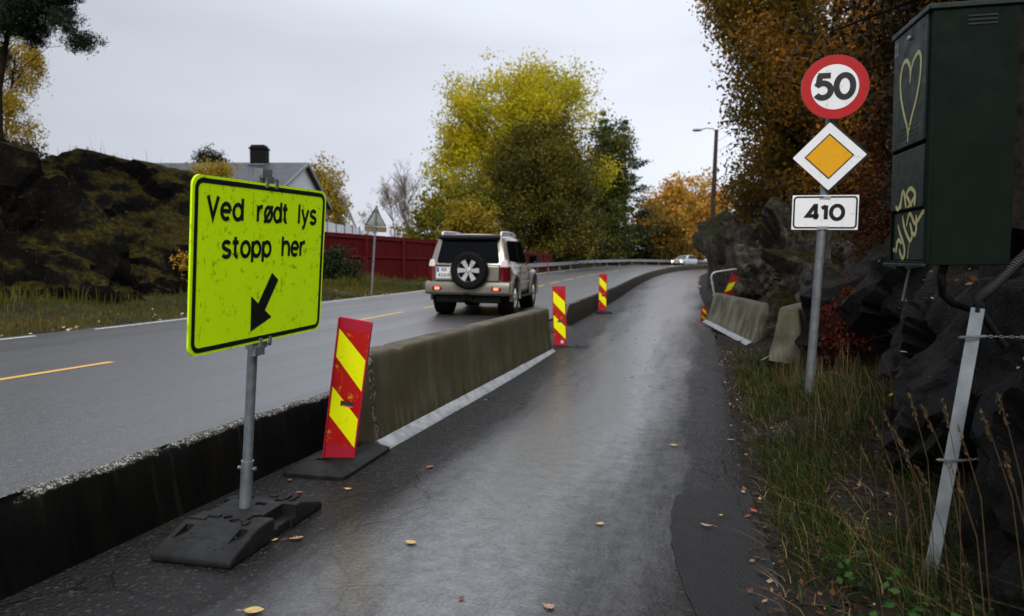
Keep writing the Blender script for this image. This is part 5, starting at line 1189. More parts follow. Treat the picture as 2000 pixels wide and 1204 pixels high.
make_tree('deciduous_tree', 'pale orange birch against the sky behind the street lamp', (2.5, 90, Tz(2.5, 90)), [bl(1380, 395, 90, 1.8, 3), bl(1400, 430, 90, 2.2, 3), bl(1370, 440, 90, 1.6, 2.6)], 190, 26, .5, .36, orange_l, .18, 8, nl=16, barkm=bark_birch)
# far birch left of the house and others on the skyline
make_tree('birch_tree', 'orange golden birch behind the right eave of the white house', (-33, 62, Tz(-33, 62)), [bl(630, 350, 62, 1.5, 1.8), bl(640, 385, 62, 1.5, 2.2), bl(655, 410, 62, 1.0, 2.0)], 220, 26, .35, .22, gold_l, .14, 9, nl=16, barkm=bark_birch, droop=.8, gap=-.4)
make_tree('pine_tree', 'dark round pine top peeping over the grey roof', (-47, 62, Tz(-47, 62)), [bl(412, 306, 62, .9, .5), bl(402, 312, 62, .75, .5), bl(422, 312, 62, .75, .5), bl(410, 335, 62, 1.3, 1.3)], 130, 40, .28, .2, needle_l, .2, 10, nl=10, barkm=bark_pine)
make_tree('shrub', 'yellow shrub in front of the grey roof above the sign', (-21.0, 28, Tz(-21, 28)), [bl(425, 345, 28, 1.05, .55), bl(400, 352, 28, .6, .5), bl(450, 365, 28, .7, .5), bl(425, 400, 28, 1.2, 1.2), bl(425, 460, 28, 1.0, 1.2)], 300, 24, .17, .11, gold_l, .06, 11, 'shrub', nl=18, fork=.05)

def bare_tree(name, label, base, h, spread, seed, mat, r0, levels=4, leafm=None, nleaf=0, lsize=.2, droop=.2):
    rng = np.random.default_rng(seed); e = empty(name, base, 0, label, 'tree'); mb, tw = MB(), MB(); tips = []
    def grow(p, d, ln, r, lv):
        n = 4; P = [p]; q = p.copy()
        for i in range(n):
            d = (d + Vector(rng.normal(size=3)) * .13 + Vector((0, 0, .07 if lv < levels - 1 else -droop * .3))).normalized(); q = q + d * ln / n; P.append(q.copy())
        (mb if lv < 2 else tw).tube(P, [max(.006, r * (1 - .7 * i / n)) for i in range(n + 1)], 6 if lv < 2 else 3)
        if lv >= levels - 1: tips.extend(P[1:]); return
        for i in range({0: 14, 1: 6, 2: 5, 3: 4}.get(lv, 4)):
            k = rng.integers(1 if lv else 1, n + 1); t = P[k]; a = rng.uniform(0, 6.28); side = Vector((math.cos(a), math.sin(a), rng.uniform(.25, 1.0))).normalized()
            grow(t, (d * .5 + side * spread).normalized(), ln * rng.uniform(.38, .58) * (1 if lv else .75), r * .42, lv + 1)
    grow(Vector((0, 0, 0)), Vector((0, 0, 1)), h * .8, r0, 0)
    mb.build('trunk', bark_birch, e, smooth=60, fix=False)
    c = tw.build('crown', mat, e, smooth=0, fix=False)
    if nleaf:
        C = np.array([t[:] for t in tips]); C = C[rng.choice(len(C), min(nleaf, len(C) * 3))] + rng.normal(size=(min(nleaf, len(C) * 3), 3)) * .15
        V, F = leaves(C, lsize, rng, .7, .8); npmesh('leaves', V, F, leafm, e, rng.uniform(0, 1, len(C)))
    return e
p = at(795, 470, 75); bare_tree('birch_tree', 'tall bare pinkish birch between warning sign and round shrub', (p[0], 75, Tz(p[0], 75)), 9.6, .75, 3, twig_l, .16, 5)
p = at(775, 470, 78); bare_tree('birch_tree', 'shorter bare birch just left of the tall bare one', (p[0], 78, Tz(p[0], 78)), 8.0, .75, 4, twig_l, .13, 5, gold_l, 260, .22)
p = at(820, 470, 80); bare_tree('birch_tree', 'bare birch half hidden by the round green yellow shrub', (p[0], 80, Tz(p[0], 80)), 9.0, .7, 8, twig_l, .14, 5)
p = at(700, 460, 60); bare_tree('birch_tree', 'thin nearly leafless small tree behind the warning sign', (p[0], 60, Tz(p[0], 60)), 5.2, .8, 6, twig_l, .07, 4, gold_l, 200, .17)

pine_l = leafmat('grey green pine needles', [(.1, (.010, .018, .006)), (.6, (.032, .048, .014)), (.95, (.075, .085, .025))], .05, patch=.4)
# conifers: whorls of drooping boughs
def conifer(name, label, base, top_z, r_bot, z_bot, seed, mat, trunk_r, size=.3, whorls=16, boughs=8, upturn=.0, per=26, irregular=.25):
    rng = np.random.default_rng(seed); e = empty(name, base, 0, label, 'tree'); h = top_z - base[2]; mb = MB(); C, A = [], []
    mb.tube([(0, 0, -.2), (0, 0, h * .5), (0, 0, h)], [trunk_r, trunk_r * .6, .02], 10)
    for w in range(whorls):
        t = w / (whorls - 1); z = (z_bot - base[2]) + (h - (z_bot - base[2])) * t ** .9; R0 = r_bot * (1 - t) ** .75 + .25
        for b in range(boughs):
            if rng.random() < irregular * .6: continue
            a = rng.uniform(0, 6.28); ln = R0 * rng.uniform(1 - irregular * 1.6, 1.1); d = np.array([math.cos(a), math.sin(a), upturn + rng.normal() * .12]); P = [np.array([0, 0, z]) + d * ln * s + np.array([0, 0, -.10 * ln * s * s * (1 if upturn <= 0 else -1)]) for s in (0, .4, .75, 1)]
            mb.tube(P, [.04, .03, .02, .008], 4)
            n = int(per * (ln / r_bot + .25)); s = rng.uniform(.3, 1.02, n) ** .7
            pts = np.array([0, 0, z]) + d * (ln * s)[:, None] + np.array([0, 0, -.1 * ln]) * (s ** 2)[:, None] * (1 if upturn <= 0 else -1); pts += rng.normal(size=(n, 3)) * np.array([.16, .16, .07]) * ln ** .7
            C.append(pts); A.append(np.tile(d, (n, 1)))
    C = np.concatenate(C); A = np.concatenate(A); k = 3; C = np.repeat(C, k, 0) + rng.normal(size=(len(C) * k, 3)) * size * .35; A = unit(np.repeat(A, k, 0) + rng.normal(size=C.shape) * .7)
    s_ = size * rng.uniform(.6, 1.2, (len(C), 1)) / 2; Bv = unit(np.cross(A, rng.normal(size=C.shape))) * s_ * .42
    V, F = quads(C, A * s_, Bv); npmesh('crown', V, F, mat, e, rng.uniform(0, 1, len(C))); mb.build('trunk', bark_pine, e, smooth=60, fix=False); return e
p = at(1222, 240, 90); conifer('pine_tree', 'tall dark pine right of the huge yellow tree', (p[0], 90, Tz(p[0], 90)), float(p[2]), 4.4, 6.5, 21, pine_l, .30, .42, 14, 8, .10, 40, .55)
p = at(1178, 222, 96); conifer('spruce_tree', 'green spruce top left of the tall dark pine', (p[0], 96, Tz(p[0], 96)), float(p[2]), 3.0, 3, 22, leafmat('yellow green spruce', [(.1, (.02, .032, .008)), (.6, (.05, .066, .014)), (.95, (.12, .12, .02))], .1, patch=.4), .25, .4, 18, 9, -.1, 30)
p = at(1140, 420, 80); conifer('spruce_tree', 'dark spruce standing behind the willow and the guardrail', (p[0], 80, Tz(p[0], 80)), float(p[2]) + 3, 3.4, 2, 23, needle_l, .25, .4, 16, 9, -.1, 30)
# dark understorey behind the guardrail, each bush its own
for i, (px, py, Y, r) in enumerate([(960, 490, 60, 1.9), (1010, 482, 66, 2.4), (1085, 482, 76, 2.8), (1150, 478, 86, 3.4), (1215, 476, 96, 3.8), (1265, 478, 106, 4.0), (1310, 484, 120, 3.9), (1345, 486, 132, 4.6), (1395, 470, 120, 5)]):
    p = at(px, py, Y)
    make_tree('bush', ['dark bush right behind the off-roader roof', 'dark green bush below the willow', 'low dark bush behind the start of the guardrail', 'dark green bush under the slim tree', 'broad dark bush at the foot of the pine', 'dark bush below the golden tree', 'olive bush left of the oncoming car', 'olive thicket behind the oncoming car', 'thicket hidden behind the grey rock face'][i], (p[0], Y, Tz(p[0], Y)), [(p[0], Y, p[2] - .3, r, r * .7, r * .75), (p[0] - r * .6, Y, p[2] - .9, r * .8, r * .6, r * .6), (p[0] + r * .6, Y, p[2] - .9, r * .8, r * .6, r * .6)], 130, 30, .3 + .03 * r, .22 + .04 * r, darkgr_l if i < 6 else olive_l, .08, 30 + i, 'bush', 'bushes behind the guardrail', nl=10, fork=.05)

# the autumn wood on the right bank
def wood_edge(C):
    'the ragged outline of the wood towards the road'
    q = (C - EYE) @ CAM_R; px = 1000 + 1333.3 * q[:, 0] / -q[:, 2]; py = 602 - 1333.3 * q[:, 1] / -q[:, 2]
    return px > np.interp(py, [-200, 0, 60, 120, 180, 230, 300, 345, 375, 400], [1360, 1385, 1412, 1425, 1428, 1440, 1448, 1430, 1425, 1450]) + 16 * vnoise(C * 1.3, 77)
make_tree('oak_tree', 'brown leaved oak whose ragged edge meets the sky at right', (3.4, 23, Tz(3.4, 23)), [bl(1450, 50, 22, 1.5, 1.7), bl(1500, 170, 22, 1.7, 2.0), bl(1560, 60, 22, 2.3, 2.4), bl(1480, 290, 22.5, 1.2, 1.5), bl(1530, 320, 23, 1.9, 1.6), bl(1590, 200, 23, 2.0, 2.4), bl(1420, 20, 22, .9, 1.0), bl(1480, -40, 22, 2.2, 1.8), bl(1425, 130, 22, .55, .7), bl(1440, 360, 23, .9, .35)], 1250, 44, .28, .105, brown_l, .24, 41, nl=70, gap=-.25, cull=wood_edge)
make_tree('oak_tree', 'nearer rust coloured oak directly behind the 50 sign', (4.2, 18, Tz(4.2, 18)), [bl(1650, 60, 18, 2.0, 2.0), bl(1700, 200, 18, 1.7, 2.0), bl(1640, 250, 18, 1.3, 1.6), bl(1740, 330, 18, 1.3, 1.4), bl(1620, 360, 17, 1.0, .8), bl(1750, 40, 18, 1.9, 2)], 950, 40, .24, .095, rust_l, .20, 42, nl=60, gap=-.25, cull=wood_edge)
make_tree('oak_tree', 'golden brown tree deep in the wood between the two oaks', (6.2, 28, Tz(6.2, 28)), [bl(1600, 60, 28, 3.0, 3.4), bl(1680, 180, 28, 3.0, 3.6), bl(1560, 280, 28, 2.3, 2.4), bl(1650, 340, 28, 2.4, 2.2), bl(1760, 120, 28, 3, 4)], 850, 38, .38, .15, leafmat('golden brown leaves', [(.1, (.06, .045, .008)), (.5, (.24, .135, .015)), (.9, (.48, .27, .03))], .3, patch=.4), .26, 43, nl=50, gap=-.4, cull=wood_edge)
make_tree('maple_tree', 'dark brown tree overhanging the utility cabinet', (5.4, 10.5, Tz(5.4, 10.5)), [bl(1800, -60, 10.5, 1.7, 1.3), bl(1900, 60, 10.5, 1.6, 1.6), bl(1960, 230, 10.5, 1.3, 1.6), bl(2050, 60, 10.5, 2, 2.2), bl(1760, -160, 10, 1.6, 1.2), bl(2100, 300, 10, 1.6, 2)], 600, 36, .20, .085, leafmat('dark brown leaves', [(.1, (.010, .009, .004)), (.6, (.035, .020, .006)), (.95, (.09, .042, .009))], .2, patch=.6), .17, 44, nl=40)
make_tree('oak_tree', 'unseen oak on the near bank, added to shade the right verge', (7.4, 3.5, Tz(7.4, 3.5)), [(7.0, 3.0, 7.6, 2.8, 3.4, 2.4), (7.6, -.5, 7.6, 2.6, 2.6, 2.2), (7.0, 6.0, 8.0, 2.8, 2.8, 2.4)], 420, 34, .34, .16, brown_l, .22, 45, nl=50)  # stands out of view; added so its crown shades the verge and cabinet
for i, (x, y, zt, rb, s) in enumerate([(9, 34, 15, 3.2, 51), (5.5, 36, 12, 2.6, 52), (12, 26, 15, 3.4, 53), (8.6, 19, 13, 2.6, 54), (9.5, 12, 12, 2.8, 55), (13, 17, 15, 3.2, 56), (4.0, 44, 11, 2.4, 57), (9, 52, 15, 3.2, 58), (11, 62, 16, 3.4, 59), (9.5, 74, 15, 3.0, 60), (15, 46, 17, 3.6, 61)]):
    conifer('spruce_tree', ['tall dark spruce deep in the wood behind the golden brown tree', 'dark spruce behind the left oak', 'dark spruce filling the wood right of the yellow diamond sign', 'dark spruce close behind the rust coloured oak', 'black green spruce behind the utility cabinet', 'farthest right spruce behind the cabinet, almost hidden', 'narrow spruce between left oak and street lamp', 'spruce behind the left oak and the lamp wires, mostly hidden', 'tall spruce hidden farther along the right bank', 'farthest spruce of the right bank', 'tall hidden spruce deep behind the golden brown tree'][i], (x, y, Tz(x, y)), zt, rb, Tz(x, y) + 1.0, s, needle_l, .2, .34, 17, 9, -.12, 26)
# loose trunks in the wood
for i, (px, Y, r) in enumerate([(1628, 20, .13), (1735, 16.5, .15), (1772, 19, .12), (1990, 6.5, .17)]):
    p = at(px, 300, Y); mb = MB(); b0 = Tz(p[0], Y)
    mb.tube([(0, 0, -.3), (.05, 0, 2.5), (-.03, .02, 5), (.06, 0, 10)], [r * 1.25, r, r * .85, r * .5], 12)
    e = empty('tree', (p[0], Y, b0), 0, ['slim dark trunk rising behind the 50 sign', 'thick dark trunk between diamond sign and cabinet', 'dark trunk just left of the cabinet', 'black trunk at the right edge behind the cabinet'][i], 'tree'); mb.build('trunk', bark, e)
    rng = np.random.default_rng(90 + i); C = np.array([0, 0, 8.5]) + rng.normal(size=(1500, 3)) * np.array([1.3, 1.3, 1.2]); V, F = leaves(C, .16, rng); npmesh('crown', V, F, brown_l, e, rng.uniform(0, 1, 1500))
# shrubs on the rocks
make_tree('shrub', 'deep red leaved shrub beside the grey sign pole', (1.75, 8.8, Tz(1.75, 8.8)), [bl(1640, 625, 8.8, .20, .2), bl(1665, 595, 8.8, .24, .22), bl(1700, 615, 8.6, .22, .22), bl(1645, 660, 8.6, .20, .14), bl(1685, 655, 8.6, .24, .14)], 95, 20, .07, .048, red_l, .02, 61, 'shrub', nl=40, fork=.05, limbs_r=.3)
make_tree('shrub', 'red and brown shrub on the bank between signs and cabinet', (2.9, 10.5, Tz(2.9, 10.5)), [bl(1720, 400, 10.5, .5, .6), bl(1700, 470, 10.5, .5, .5), bl(1725, 310, 10.8, .4, .35), bl(1740, 520, 10.3, .5, .5), bl(1690, 420, 10.6, .35, .4)], 150, 22, .10, .055, leafmat('red brown leaves', [(.1, (.022, .010, .004)), (.5, (.080, .024, .010)), (.9, (.20, .085, .024))], .3, patch=1.0), .025, 62, 'shrub', nl=50, fork=.05, limbs_r=.3)
make_tree('shrub', 'golden leafed brambles draped over the top of the rock face', (2.6, 24, 3.6), [bl(1470, 385, 24, .8, .25), bl(1520, 395, 24, .7, .3), bl(1440, 375, 25, .6, .2), bl(1500, 440, 23.5, .5, .25)], 150, 24, .16, .11, leafmat('tan leaves', [(.1, (.09, .05, .012)), (.5, (.22, .12, .03)), (.9, (.40, .22, .06))], .3, patch=1.0), .03, 63, 'shrub', nl=30, fork=.05)
make_tree('shrub', 'small green and yellow sapling in front of the rock face', (1.9, 19, 2.0), [bl(1520, 470, 19, .3, .2), bl(1500, 430, 19, .22, .2), bl(1540, 500, 18.5, .4, .15), bl(1480, 560, 18, .3, .3)], 60, 14, .10, .09, green_l, .02, 64, 'shrub', nl=24, fork=.05)
make_tree('shrub', 'small orange bush at the foot of the dark knoll', (-14.6, 16.6, Tz(-14.6, 16.6)), [bl(342, 512, 16.6, .20, .24), bl(345, 545, 16.6, .2, .2)], 36, 14, .08, .085, orange_l, .02, 65, 'shrub', nl=12, fork=.05)
make_tree('shrub', 'dark green bush growing against the red fence', (-14.6, 27, Tz(-14.6, 27)), [bl(665, 515, 27, .45, .7), bl(680, 530, 27, .5, .5), bl(640, 520, 26.5, .5, .6)], 150, 26, .14, .10, darkgr_l, .03, 66, 'shrub', nl=20, fork=.05)
# pine and birch at the top left
pp = at(-10, 200, 13.2)
e = make_tree('pine_tree', 'black pine at the top left with spreading needle boughs', (pp[0] - .06, 13.2, 3.0), [bl(60, 20, 13.2, .75, .40), bl(130, 55, 13.2, .50, .22), bl(165, 78, 13.2, .26, .14), bl(30, 55, 13.2, .6, .30), bl(100, 95, 13.2, .3, .12), bl(20, -40, 13.2, 1.3, .5), bl(100, -30, 13.2, .8, .35), bl(-60, 10, 13.2, 1.0, .6), bl(-60, 100, 13, .8, .3)], 1000, 90, .085, .085, needle_l, .11, 71, nl=60, barkm=pm('black pine bark', (.020, .015, .011), (.008, .006, .005), 8, .85, .6, 18, spec=.05), asp=.2, gap=-.3, droop=-.2, limbs_r=.12, level=True)
make_tree('birch_tree', 'golden hanging birch branches at the left edge above the rocks', (-22.8, 17.5, 3.2), [bl(40, 110, 17.5, .55, .35), bl(60, 150, 17.5, .30, .45), bl(40, 215, 17.5, .5, .5), bl(60, 270, 17.5, .30, .35), bl(20, 250, 17.5, .5, .5), bl(10, 150, 17.5, .6, .8)], 560, 34, .085, .06, gold_l, .07, 72, nl=60, barkm=bark, droop=1.0, flat=2.2, gap=-.25, level=True, limbs_r=.2)
make_tree('bush', 'small dark bush on the rock below the golden birch', (-21.5, 16.2, 3.7), [bl(25, 295, 16.2, .45, .3), bl(60, 305, 16.2, .3, .2)], 70, 24, .09, .08, darkgr_l, .02, 73, 'bush', nl=10, fork=.05)

# ------------------------------------------------------------------ grass, stalks, weeds and fallen leaves
def blades(P, h, w, lean, rng, curve=.5):
    n = len(P); a = rng.uniform(0, 6.28, n); d = np.stack([np.cos(a), np.sin(a), 0 * a], 1) * rng.uniform(.15, 1, (n, 1)) + lean; side = unit(np.cross(d + 1e-6, [0, 0, 1.0])); hh = h * rng.uniform(.45, 1.25, (n, 1)); ww = w * rng.uniform(.6, 1.3, (n, 1)) / 2
    up = np.array([0, 0, 1.0]); L_ = [P + (up * s * (1 - .28 * curve * s) + d * curve * s * s) * hh for s in (0, .4, .75, 1)]
    V = np.concatenate([np.stack([L_[0] - side * ww, L_[0] + side * ww, L_[1] + side * ww * .85, L_[1] - side * ww * .85, L_[2] + side * ww * .55, L_[2] - side * ww * .55, L_[3] + side * ww * .1, L_[3] - side * ww * .1], 1)], 0).reshape(-1, 3)
    b = np.arange(n)[:, None] * 8; F = np.concatenate([b + np.array([0, 1, 2, 3]), b + np.array([3, 2, 4, 5]), b + np.array([5, 4, 6, 7])], 1).reshape(-1, 4)
    return V, F
grass_m = leafmat('verge grass blades', [(.05, (.008, .018, .003)), (.45, (.026, .055, .008)), (.72, (.060, .080, .013)), (.9, (.12, .10, .03)), (.98, (.26, .20, .08))], .3)
straw_m = leafmat('dry straw stalks', [(.1, (.04, .024, .011)), (.5, (.11, .070, .030)), (.9, (.28, .20, .10))], .2)
litter_m = leafmat('fallen leaf litter', [(.05, (.010, .006, .004)), (.4, (.04, .016, .008)), (.7, (.11, .042, .016)), (.9, (.22, .11, .045)), (.99, (.40, .27, .15))], .1, .45)
def verge_pts(n, y0, y1, b0, b1, rng, pw=1.0, thin=None):
    y = y0 + (y1 - y0) * rng.uniform(0, 1, n) ** pw; b = rng.uniform(b0, b1, n); x = cx(y) + PATH_R + b
    if thin is not None:
        k = fbm(np.stack([x * 2.2, y * 1.4, x * 0], 1), 12, 2) > thin; x, y = x[k], y[k]
    return np.stack([x, y, T(x, y) - .01], 1)
rng = np.random.default_rng(7)
parts_ = []
for (n, y0, y1, b0, b1, h, w, lean, pw, th, cu) in [(26000, 1.4, 11, .12, 1.9, .17, .0055, (-.35, -.1, 0), 1, -.35, .85), (1500, 1.6, 8.0, .25, 1.6, .36, .004, (-.45, -.1, 0), 1, -.3, 1.0), (1200, 1.6, 8.0, .25, 1.6, .32, .004, (-.1, -.35, 0), 1, -.3, 1.1), (5200, 9, 24, .2, 2.4, .22, .011, (-.2, 0, 0), 1, -.1, .6)]:
    P = verge_pts(n, y0, y1, b0, b1, rng, pw, th); parts_.append(blades(P, h, w, np.array(lean), rng, cu))
V = np.concatenate([p[0] for p in parts_]); off = np.cumsum([0] + [len(p[0]) for p in parts_[:-1]]); F = np.concatenate([p[1] + o for p, o in zip(parts_, off)])
tag(npmesh('grass', V, F, grass_m, None, np.repeat(rng.uniform(0, 1, len(F) // 3), 3)), 'green grass on the right verge between path and rocks', 'grass', kind='stuff')
parts_ = []
for (n, y0, y1, b0, b1, h, w, lean, cu) in [(480, 5.8, 9.5, .5, 1.4, .48, .0035, (-.12, 0, 0), .55), (5200, 1.4, 12, .04, 1.9, .13, .0045, (-.1, 0, 0), 1.9), (220, 2.0, 6.5, .5, 1.5, .50, .0034, (-.7, -.1, 0), .9), (120, 10, 17, .5, 1.6, .5, .006, (-.2, 0, 0), .4)]:
    P = verge_pts(n, y0, y1, b0, b1, rng); parts_.append(blades(P, h, w, np.array(lean), rng, cu))
V = np.concatenate([p[0] for p in parts_]); off = np.cumsum([0] + [len(p[0]) for p in parts_[:-1]]); F = np.concatenate([p[1] + o for p, o in zip(parts_, off)])
tag(npmesh('dry_grass', V, F, straw_m, None, np.repeat(rng.uniform(0, 1, len(F) // 3), 3)), 'dry straw coloured grass around the grey sign pole', 'grass', kind='stuff')
# tall seed heads in front of the black rock
stalks = [(1950, 770, 2.9), (1915, 800, 2.8), (1870, 830, 3.0), (1800, 790, 3.2), (1775, 770, 3.4), (1740, 830, 3.3), (1700, 815, 3.6), (1725, 900, 3.2), (1760, 860, 3.1), (1655, 1000, 2.9), (1840, 780, 3.1), (1790, 910, 2.8), (1960, 880, 2.6), (1855, 905, 2.7), (1680, 870, 3.7), (1725, 800, 3.7)]
mbS = MB(); headC, headA = [], []
for i, (px, py, Y) in enumerate(stalks):
    t = Vector(at(px, py, Y)); bx_ = t.x + .10 + .12 * rng.uniform(); by_ = Y - .03 + .1 * rng.uniform(); b = Vector((bx_, by_, Tz(bx_, by_) - .02)); m_ = b.lerp(t, .6) + Vector((.03, 0, .06))
    mbS.tube([b, b.lerp(m_, .6), m_, m_.lerp(t, .6) + Vector((0, 0, .012)), t], [.0022, .002, .0017, .0013, .0009], 5)
    d = (t - m_).normalized()
    for k in range(46):
        s = rng.uniform(0, .12); c = t - d * s; headC.append(np.array(c) + rng.normal(size=3) * .003 * (1 + 6 * min(s, .12 - s))); headA.append(np.array(d) + rng.normal(size=3) * .35)
st_o = mbS.build('tall_grass', pm('dry stalk', (.10, .058, .024), (.06, .034, .015), 20, .8, 0), None, fix=False)
V, F = quads(np.array(headC), unit(np.array(headA)) * .008, unit(np.cross(np.array(headA), rng.normal(size=(len(headA), 3)))) * .0022)
hd = npmesh('seed_head', V, F, leafmat('dull seed heads', [(.1, (.06, .035, .018)), (.9, (.19, .125, .06))], .2), st_o, rng.uniform(0, 1, len(headC))); hd['kind'] = 'stuff'
tag(st_o, 'tall dry grass stalks with feathery seed heads before the black rock', 'grass', kind='stuff')
# broad leaved weeds low in the grass
C = np.concatenate([np.array([x, y, Tz(x, y) + z]) + rng.normal(size=(60, 3)) * np.array([.09, .09, .04]) for x, y, z in [(.62, 2.7, .10), (.75, 2.45, .12), (.55, 2.35, .08), (.82, 2.9, .14), (.66, 3.3, .08), (.95, 2.6, .16), (.5, 2.0, .08), (.75, 2.1, .1)]])
n = len(C); Nn = unit(rng.normal(size=(n, 3)) * .5 + [0, -.2, 1]); A = unit(np.cross(Nn, rng.normal(size=(n, 3)))); s_ = rng.uniform(.010, .027, (n, 1))
V, F = quads(C, A * s_, np.cross(Nn, A) * s_ * .62)
tag(npmesh('weeds', V, F, leafmat('fresh green weed leaves', [(.1, (.006, .022, .004)), (.6, (.016, .052, .008)), (.95, (.045, .10, .018))], .3), None, rng.uniform(0, 1, n)), 'broad leaved green weeds low in the right foreground grass', 'weeds', kind='stuff')
def flatleaves(P, s0, s1, rng, tilt=.35):
    n = len(P); Nn = unit(rng.normal(size=(n, 3)) * tilt + [0, 0, 1]); A = unit(np.cross(Nn, rng.normal(size=(n, 3)))); s_ = rng.uniform(s0, s1, (n, 1)); return quads(P + Nn * .006, A * s_, np.cross(Nn, A) * s_ * .6)
P1 = verge_pts(5200, 1.2, 20, -.08, 1.0, rng); P1 = P1[rng.uniform(0, 1, len(P1)) < np.clip(1.3 - (dist(P1[:, 0], P1[:, 1]) - PATH_R) * .8, .15, 1)]
P2 = np.concatenate([verge_pts(1800, 8, 40, -.3, 1.5, rng), verge_pts(2600, 1.4, 12, .3, 2.0, rng)])
P3 = verge_pts(420, 9, 45, -2.6, .05, rng); P3[:, 2] = zp(P3[:, 1]) + .004
P1[:, 2] = np.where(dist(P1[:, 0], P1[:, 1]) < PATH_R + .06, zp(P1[:, 1]) + .012, P1[:, 2] + .012)
V1, F1 = flatleaves(P1, .009, .026, rng); V2, F2 = flatleaves(P2, .02, .045, rng); V3, F3 = flatleaves(P3, .015, .035, rng, .15)
V = np.concatenate([V1, V2, V3]); F = np.concatenate([F1, F2 + len(V1), F3 + len(V1) + len(V2)])
tag(npmesh('leaf_litter', V, F, litter_m, None, rng.uniform(0, 1, len(F)) ** 1.3), 'brown leaf litter strewn along the right edge of the path', 'leaf litter', kind='stuff')
# left verge: mown rough grass, taller tufts against rock and fence, pale leaves by the road
parts_ = []
for (n, y0, y1, e0, e1, h, w, th) in [(30000, 6, 30, .05, 3.4, .12, .012, -.75), (16000, 20, 60, .05, 5, .20, .025, -.6), (5200, 6, 30, 2.2, 4.6, .40, .014, -.1), (2600, 20, 45, 1.6, 3.6, .45, .02, .1)]:
    y = rng.uniform(y0, y1, n); x = cx(y) - 4.4 - rng.uniform(e0, e1, n); k = fbm(np.stack([x * .9, y * .9, x * 0], 1), 21, 2) > th; x, y = x[k], y[k]
    parts_.append(blades(np.stack([x, y, T(x, y) - .01], 1), h, w, np.array([.1, 0, 0]), rng, .5))
V = np.concatenate([p[0] for p in parts_]); off = np.cumsum([0] + [len(p[0]) for p in parts_[:-1]]); F = np.concatenate([p[1] + o for p, o in zip(parts_, off)])
tag(npmesh('grass', V, F, leafmat('rough roadside grass', [(.05, (.014, .024, .003)), (.4, (.050, .060, .008)), (.7, (.11, .088, .012)), (.88, (.16, .095, .018)), (.98, (.24, .15, .04))], .25, patch=.35), None, np.repeat(rng.uniform(0, 1, len(F) // 3), 3)), 'brownish green roadside grass on the far verge below rocks and fence', 'grass', kind='stuff')
y = rng.uniform(7, 40, 900); x = cx(y) - 4.3 - rng.uniform(0, 1, 900) ** 2 * 1.6; P = np.stack([x, y, T(x, y) + .03], 1); V, F = flatleaves(P, .018, .05, rng)
tag(npmesh('leaf_litter', V, F, leafmat('pale fallen leaves', [(.1, (.10, .05, .02)), (.6, (.26, .17, .08)), (.95, (.5, .42, .3))], .1), None, rng.uniform(0, 1, 900)), 'pale fallen leaves along the far edge of the road', 'leaf litter', kind='stuff')

# tufts, dry stalks and leaves growing on the rocks
def surf(names, nz_min, n, rng, box=None):
    Ps = []
    for o in bpy.data.objects:
        if o.get('category') == 'rock' and o.data.materials[0].name in names:
            k = len(o.data.vertices); co = np.empty(k * 3, np.float32); no = np.empty(k * 3, np.float32); o.data.vertices.foreach_get('co', co); o.data.vertices.foreach_get('normal', no)
            co, no = co.reshape(-1, 3), no.reshape(-1, 3); q = co[no[:, 2] > nz_min]; Ps.append(q[q[:, 2] > T(q[:, 0], q[:, 1]) + .1])
    P = np.concatenate(Ps).astype(float)
    return P[rng.integers(0, len(P), n)] + rng.normal(size=(n, 3)) * np.array([.05, .05, .0])
P = surf(('dark mossy outcrop',), .55, 9000, rng); P = P[fbm(P * 1.1, 31, 2) > -.05]; V1, F1 = blades(P - [0, 0, .02], .16, .016, np.array([0, 0, 0.]), rng, .7)
P = surf(('dark mossy outcrop',), .35, 700, rng); V2, F2 = blades(P, .5, .012, np.array([0, 0, 0.]), rng, .4)
V = np.concatenate([V1, V2]); F = np.concatenate([F1, F2 + len(V1)])
tag(npmesh('moss_tufts', V, F, leafmat('knoll grass and heather', [(.05, (.006, .006, .0015)), (.45, (.026, .020, .004)), (.8, (.055, .036, .008)), (.97, (.10, .045, .018))], .2, patch=.6), None, np.repeat(rng.uniform(0, 1, len(F) // 3), 3)), 'short brown grass and heather growing over the dark knoll', 'moss and grass', kind='stuff')
P = surf(('mossy grey gneiss',), .45, 2600, rng); P = P[fbm(P * 1.3, 32, 2) > .0]; V1, F1 = blades(P - [0, 0, .02], .13, .010, np.array([0, 0, 0.]), rng, .8)
tag(npmesh('moss_tufts', V1, F1, leafmat('rock moss and grass', [(.05, (.012, .015, .003)), (.5, (.045, .050, .008)), (.95, (.13, .11, .025))], .2, patch=.8), None, np.repeat(rng.uniform(0, 1, len(F1) // 3), 3)), 'green moss and grass tufts on the ledges of the right hand rocks', 'moss and grass', kind='stuff')
P = np.concatenate([surf(('mossy grey gneiss',), .3, 900, rng), surf(('wet black gneiss',), .45, 420, rng)]); V, F = flatleaves(P + [0, 0, .01], .012, .035, rng, .5)
tag(npmesh('leaf_litter', V, F, litter_m, None, rng.uniform(0, 1, len(F))), 'brown leaves lying on the ledges of the right hand rocks', 'leaf litter', kind='stuff')

